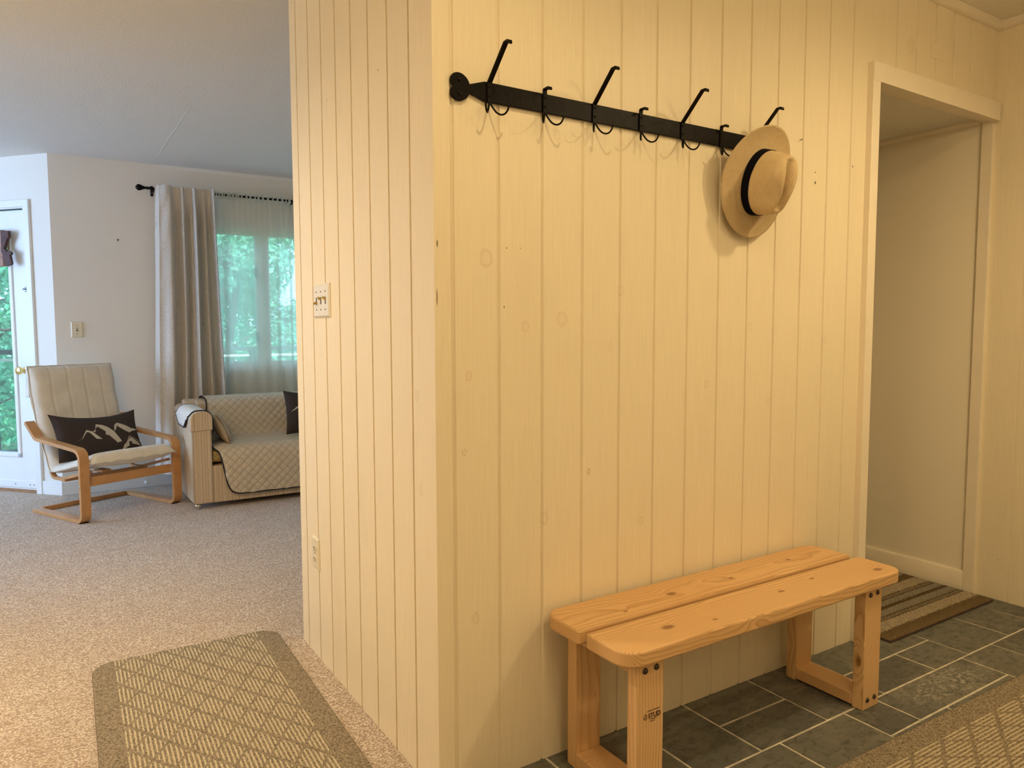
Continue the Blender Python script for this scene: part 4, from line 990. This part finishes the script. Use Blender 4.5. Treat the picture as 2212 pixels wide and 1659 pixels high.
def chair_to_world(x, y, z): 
    c, s_ = math.cos(CHR), math.sin(CHR); return Vector((CHF.x+c*x-s_*y, CHF.y+s_*x+c*y, z))
Mp = Matrix.Translation(chair_to_world(.005, .405, .487)) @ Matrix.Rotation(CHR, 4, 'Z') @ Matrix.Rotation(R(2), 4, 'Y') @ Matrix.Rotation(R(-24), 4, 'X')
pillow('throw_pillow', 'dark brown pillow with beige mountains and a lodge, resting on the armchair', .585, .335, .060, M['brown'], Mp, .028, [('mountain_print', mount), ('lodge_print', lodge+lodge2)])
Mp2 = Matrix.Translation((1.68, 5.45, .575)) @ Matrix.Rotation(R(6), 4, 'Z') @ Matrix.Rotation(R(4), 4, 'Y') @ Matrix.Rotation(R(-18), 4, 'X')
pillow('throw_pillow', 'dark brown pillow leaning on the sofa back at the edge of the board wall', .40, .33, .055, M['brown'], Mp2, .0, [('mountain_print', [[(-.86, -.02), (-.60, .22), (-.40, .40), (-.44, .32), (-.62, .12)]])])

# ------------------------------------------------------------------ sofa
so = thing('sofa', 'striped tweed sofa under a quilted beige cover standing below the curtained window', 'sofa', (0, 0, 0))
SX0, SX1, SY0, SY1 = .805, 2.75, 5.182, 5.945
for k, (x0, x1) in enumerate(((SX0, SX0+.125), (SX1-.125, SX1))):
    mb = MB(); P = [(x0, .036), (x1, .036), (x1, .60)]+[(x1-.045+.045*math.cos(R(a)), .605+.045*math.sin(R(a))) for a in range(10, 91, 16)]+[(x0+.045+.045*math.cos(R(a)), .605+.045*math.sin(R(a))) for a in range(90, 181, 15)]
    mb.prism(P, lambda a, z: (a, SY0, z), lambda a, z: (a, SY1, z)); ar = mb.build('arm', M['tweed'], so, bevel=.012, bseg=3)
    mb = MB(); P = [(x0-.008, .525), (x1+.006, .53), (x1+.006, .60)]+[(x1-.045+.052*math.cos(R(a)), .604+.053*math.sin(R(a))) for a in range(0, 91, 15)]+[(x0+.045+.052*math.cos(R(a)), .604+.053*math.sin(R(a))) for a in range(90, 181, 15)]
    mb.prism(P, lambda a, z: (a, SY0-.008, z), lambda a, z: (a, SY0+.10, z)); mb.build('arm_cap', M['tweed'], ar, bevel=.007, bseg=3)
mb = MB(); mb.box((SX0+.12, SY0+.006, .036), (SX1-.12, SY1, .285)); mb.build('base', M['tweed'], so, bevel=.006)
mb = MB(); P = [(5.74, .20), (SY1, .20), (SY1, .60)]+[(5.865+.075*math.cos(R(a)), .612+.075*math.sin(R(a))) for a in range(0, 181, 15)]+[(5.75, .5)]
mb.prism(P, lambda a, z: (SX0+.05, a, z), lambda a, z: (SX1-.05, a, z)); mb.build('backrest', M['tweed'], so, bevel=.012, bseg=3)
mb = MB(); P = [(5.62, .38), (5.80, .38), (5.80, .64)]+[(5.75+.05*math.cos(R(a)), .635+.05*math.sin(R(a))) for a in range(0, 181, 20)]+[(5.66, .5)]
mb.prism(P, lambda a, z: (SX0+.127, a, z), lambda a, z: (SX1-.127, a, z)); mb.build('back_cushion', M['tweed'], so, bevel=.02, bseg=3)
mb = MB(); P = []
for (cx_, cz_, a0) in ((5.255, .350, 90), (5.255, .350, 180)): P += [(cx_+.05*math.cos(R(a0+90*k/6)), cz_+.05*math.sin(R(a0+90*k/6))) for k in range(7)]
P += [(5.70, .30), (5.70, .40)]
mb.prism(P, lambda a, z: (SX0+.130, a, z), lambda a, z: (SX1-.13, a, z)); mb.build('seat_cushion', M['yel'], so, bevel=.012, bseg=3)
for x, y_ in ((.835, 5.215), (SX1-.03, 5.215), (.835, 5.90), (SX1-.03, 5.90)):
    mb = MB(); mb.lathe([(.004, 0)]+[(.022*math.sin(R(a)), .022-.022*math.cos(R(a))) for a in range(25, 160, 15)]+[(.007, .043)], 20, lambda a, b, h: (x+a, y_+b, h)); mb.build('ball_caster', M['chrome'], so, smooth=60)
# the cover, a sheet that drapes over back, seat and front
cv = thing('sofa_cover', 'beige diamond quilted cover with black binding draped over the sofa', 'slipcover', (0, 0, 0))
cp = [(5.955, .58, .985), (5.952, .64, .985), (5.93, .685, .985), (5.87, .702, .985), (5.78, .700, .985), (5.72, .690, .988), (5.685, .655, .99), (5.672, .60, .985), (5.650, .53, .975), (5.628, .46, .965), (5.60, .425, .945), (5.52, .416, .940),
      (5.40, .413, .938), (5.30, .412, .938), (5.24, .409, .938), (5.205, .398, .945), (5.182, .372, .972), (5.172, .33, .985), (5.168, .26, .998), (5.167, .20, 1.010), (5.166, .15, 1.022), (5.166, .115, 1.038), (5.166, .097, 1.058), (5.166, .088, 1.085), (5.166, .084, 1.11)]
cc = crv([Vector((x, y_, z)) for (y_, z, x) in cp], 3); ncr = len(cc)-1; ar_ = [0]
for i in range(ncr): ar_.append(ar_[-1]+math.hypot(cc[i+1].y-cc[i].y, cc[i+1].z-cc[i].z))
NXc = 60; XR = SX1-.14
mb = MB(); uvs = []
for i, p in enumerate(cc):
    for k in range(NXc+1):
        f = k/NXc; x = p.x+(XR-p.x)*f
        w = .003*math.sin(x*23+i*.4)+.002*math.sin(x*57)
        mb.v.append((x, p.y-abs(w)*(1 if p.y < 5.2 else 0), p.z+(w if 5.2 < p.y < 5.6 else 0))); uvs.append((x, ar_[i]))
for i in range(ncr):
    for k in range(NXc): a = i*(NXc+1)+k; mb.f.append((a, a+1, a+NXc+2, a+NXc+1)); mb.m.append(0)
q_ = mb.build('quilted_sheet', M['quilt'], cv, smooth=180, uvs=uvs, fix=False)
sm = q_.modifiers.new('solid', 'SOLIDIFY'); sm.thickness = .006; sm.offset = 0
mb = MB(); mb.tube([(p.x, p.y-.002, p.z+.001) for p in cc]+[(x, 5.164, .084) for x in (1.2, 1.6, 2.0, XR)], .0055, 6); mb.build('black_binding', M['blackpipe'], cv, smooth=60)
# arm flap of the cover: over the arm, pointed on the outer side
mb = MB(); rows = []
arcp = [(SX0+.138, .50), (SX0+.138, .56), (SX0+.137, .60)]+[(SX0+.080+.054*math.cos(R(a)), .605+.055*math.sin(R(a))) for a in range(0, 91, 15)]+[(SX0+.045+.056*math.cos(R(a)), .605+.055*math.sin(R(a))) for a in range(90, 181, 15)]+[(SX0-.012, .59), (SX0-.013, .565), (SX0-.014, .535)]
nA = len(arcp)
def yfront(i):
    z = arcp[i][1]
    if i >= nA-5: return 5.285+(.605-z)*1.6 if z < .605 else 5.255
    return 5.215 if i > 4 else 5.20
def yback(i):
    z = arcp[i][1]; 
    return 5.80-(.62-z)*2.2 if (i > nA-5 and z < .62) else 5.70
for i, (x, z) in enumerate(arcp):
    for k in range(13): f = k/12; y_ = yfront(i)*(1-f)+yback(i)*f; mb.v.append((x, y_, z+.001*math.sin(y_*40)))
for i in range(nA-1):
    for k in range(12): a = i*13+k; mb.f.append((a, a+1, a+14, a+13)); mb.m.append(0)
q_ = mb.build('arm_flap', M['fleece'], cv, smooth=180, fix=False); sm = q_.modifiers.new('solid', 'SOLIDIFY'); sm.thickness = .005; sm.offset = 0
mb = MB(); mb.tube([(arcp[i][0], yfront(i), arcp[i][1]) for i in range(nA)]+[(arcp[-1][0], yfront(nA-1)*(1-k/12)+yback(nA-1)*k/12, arcp[-1][1]) for k in range(1, 13)]+[(arcp[i][0], yback(i), arcp[i][1]) for i in range(nA-2, 5, -1)], .0052, 6); mb.build('black_binding', M['blackpipe'], cv, smooth=60)
# bolster cushion of the same tweed, leaning on the arm
Mp3 = Matrix.Translation((1.030, 5.44, .516)) @ Matrix.Rotation(R(86), 4, 'Z') @ Matrix.Rotation(R(-24), 4, 'X')
pillow('side_cushion', 'striped tweed cushion leaning on the inner side of the left sofa arm', .34, .24, .040, M['tweed'], Mp3)

# ------------------------------------------------------------------ curtains
rd = thing('curtain_rod', 'black curtain rod with turned finial fixed above the far window', 'curtain rod', (0, 6.08, 2.238))
mb = MB(); mb.tube([(.735, 0, 0), (2.9, 0, 0)], .0085, 12); mb.build('rod', M['iron'], rd, smooth=60)
mb = MB(); mb.lathe([(.004, .0), (.010, .004), (.020, .012), (.024, .022), (.021, .034), (.014, .050), (.010, .062), (.009, .075), (.013, .080), (.009, .086), (.010, .094), (.017, .104), (.017, .114), (.012, .118)], 20, lambda a, b, h: (.622+h, a, b)); mb.build('finial', M['iron'], rd, smooth=45)
for x in (.742, 1.762):
    mb = MB(); mb.tube([(x, .112, -.02), (x, .05, -.022), (x, .0, -.020), (x, -.008, -.010)], .006, 8); mb.tube([(x, .108, -.04), (x, .108, .02)], .009, 8); mb.build('bracket', M['iron'], rd, smooth=60)
dc = thing('drape', 'floral beige drape hanging in deep folds at the left of the window', 'curtain', (0, 0, 0))
NXd, NZd = 220, 60; folds = [(0, .02), (.06, -.03), (.22, -.060), (.34, .035), (.44, -.045), (.52, .035), (.58, -.01), (.63, -.062), (.71, .035), (.80, -.025), (.88, .035), (.95, -.062), (1.0, 0.02)]
def fold(u):
    for (a, d), (a2, d2) in zip(folds[:-1], folds[1:]):
        if a <= u <= a2: k = (u-a)/(a2-a); k = (1-math.cos(PI*k))/2; return d*(1-k)+d2*k
    return 0
mb = MB(); uvs = []; Ld = [0]
for j in range(NZd+1):
    v = j/NZd; z = 2.262-v*2.15
    xl = .748-.085*v**1.5*(1-.15*v); xr = 1.168+.05*v
    for i in range(NXd+1):
        u = i/NXd; uw = u+.018*math.sin(v*5+u*8)*v
        uw = min(1, max(0, uw)); A = .95+.35*v+.1*math.sin(u*20+v*4)
        x = xl+(xr-xl)*u+.004*math.sin(u*50+v*3)*v; y_ = 6.075+fold(uw)*A + .004*math.sin(v*40+u*30)*math.exp(-v*4)
        if v < .12: y_ = y_*(v/.12)+min(y_, 6.064-.0)*(1-v/.12)
        mb.v.append((x, y_, z+.004*math.sin(u*60)*(1 if j == 0 else 0))); uvs.append((u*1.25, z))
for j in range(NZd):
    for i in range(NXd): a = j*(NXd+1)+i; mb.f.append((a, a+1, a+NXd+2, a+NXd+1)); mb.m.append(0)
mb.build('drape_cloth', M['damask'], dc, smooth=180, uvs=uvs, fix=False)
sc_ = thing('sheer_curtain', 'sheer cream curtain gathered on the rod in front of the window', 'curtain', (0, 0, 0))
mb = MB(); uvs = []; NXs, NZs = 420, 50
for j in range(NZs+1):
    v = j/NZs; z = 2.252-v*2.15
    for i in range(NXs+1):
        u = i/NXs; x = 1.145+u*1.55 - 0; xx = x + .045*v*math.sin(u*6)
        d = .006*math.sin(u*230)*(1-min(1, v*6))+ (.004+.016*min(1, v*2))*math.sin(u*46+3*math.sin(u*17)+v*2.0)+.008*math.sin(u*97+v*3)*min(1, v*3)
        mb.v.append((xx, 6.110+d, z)); uvs.append((u*3, z))
for j in range(NZs):
    for i in range(NXs): a = j*(NXs+1)+i; mb.f.append((a, a+1, a+NXs+2, a+NXs+1)); mb.m.append(0)
mb.build('sheer_cloth', M['sheer'], sc_, smooth=180, uvs=uvs, fix=False)
mb = MB(); rnd = random.Random(3)
x = 1.18
while x < 2.7:     # small gathers of the rod pocket wrapping the rod, with gaps where the rod shows
    w = rnd.uniform(.004, .010)
    mb.tube([(x, 6.100, 2.255), (x, 6.085, 2.256), (x, 6.071, 2.248), (x, 6.068, 2.235), (x, 6.078, 2.224), (x, 6.10, 2.215)], w, 5); x += w+rnd.uniform(.008, .02)+ (0.012 if x > 1.35 else 0)
mb.build('rod_pocket', M['sheer'], sc_, smooth=60, fix=False)

# ------------------------------------------------------------------ woven shade on the door glass
ws = thing('woven_shade', 'brown woven bamboo shade with a dark carved edge at the top of the door glass', 'shade', (0, 0, 0))
mb = MB(); mb.box((.402, .018, 1.700), (.93, .040, 1.915), T=DP); mb.build('woven_panel', M['bamboo'], ws)
o = ws
mb = MB(); mb.box((.398, .014, 1.655), (.93, .046, 1.72), T=DP); mb.build('lower_fold', M['bamboo'], ws, bevel=.006)
P = [(.332, 1.905), (.402, 1.912), (.402, 1.80), (.407, 1.757), (.388, 1.762), (.372, 1.80), (.356, 1.835), (.345, 1.85), (.334, 1.86)]
mb = MB(); mb.prism(P, lambda a, z: DP(a, .030, z), lambda a, z: DP(a, .052, z)); mb.build('carved_bracket', M['maroon'], ws)
P = [(.375, 1.785), (.36, 1.775), (.345, 1.755), (.315, 1.76), (.300, 1.745), (.305, 1.735), (.318, 1.733), (.310, 1.70), (.303, 1.675), (.315, 1.66), (.33, 1.662), (.345, 1.655), (.36, 1.67), (.375, 1.69), (.385, 1.715), (.38, 1.74), (.395, 1.76)]
mb = MB(); mb.prism(P, lambda a, z: DP(a, .045, z), lambda a, z: DP(a, .062, z)); mb.build('carved_bird', M['maroon'], ws)
mb = MB(); mb.box((.402, .0, 1.89), (.93, .019, 1.912), T=DP); mb.build('mount_strip', M['white'], ws)
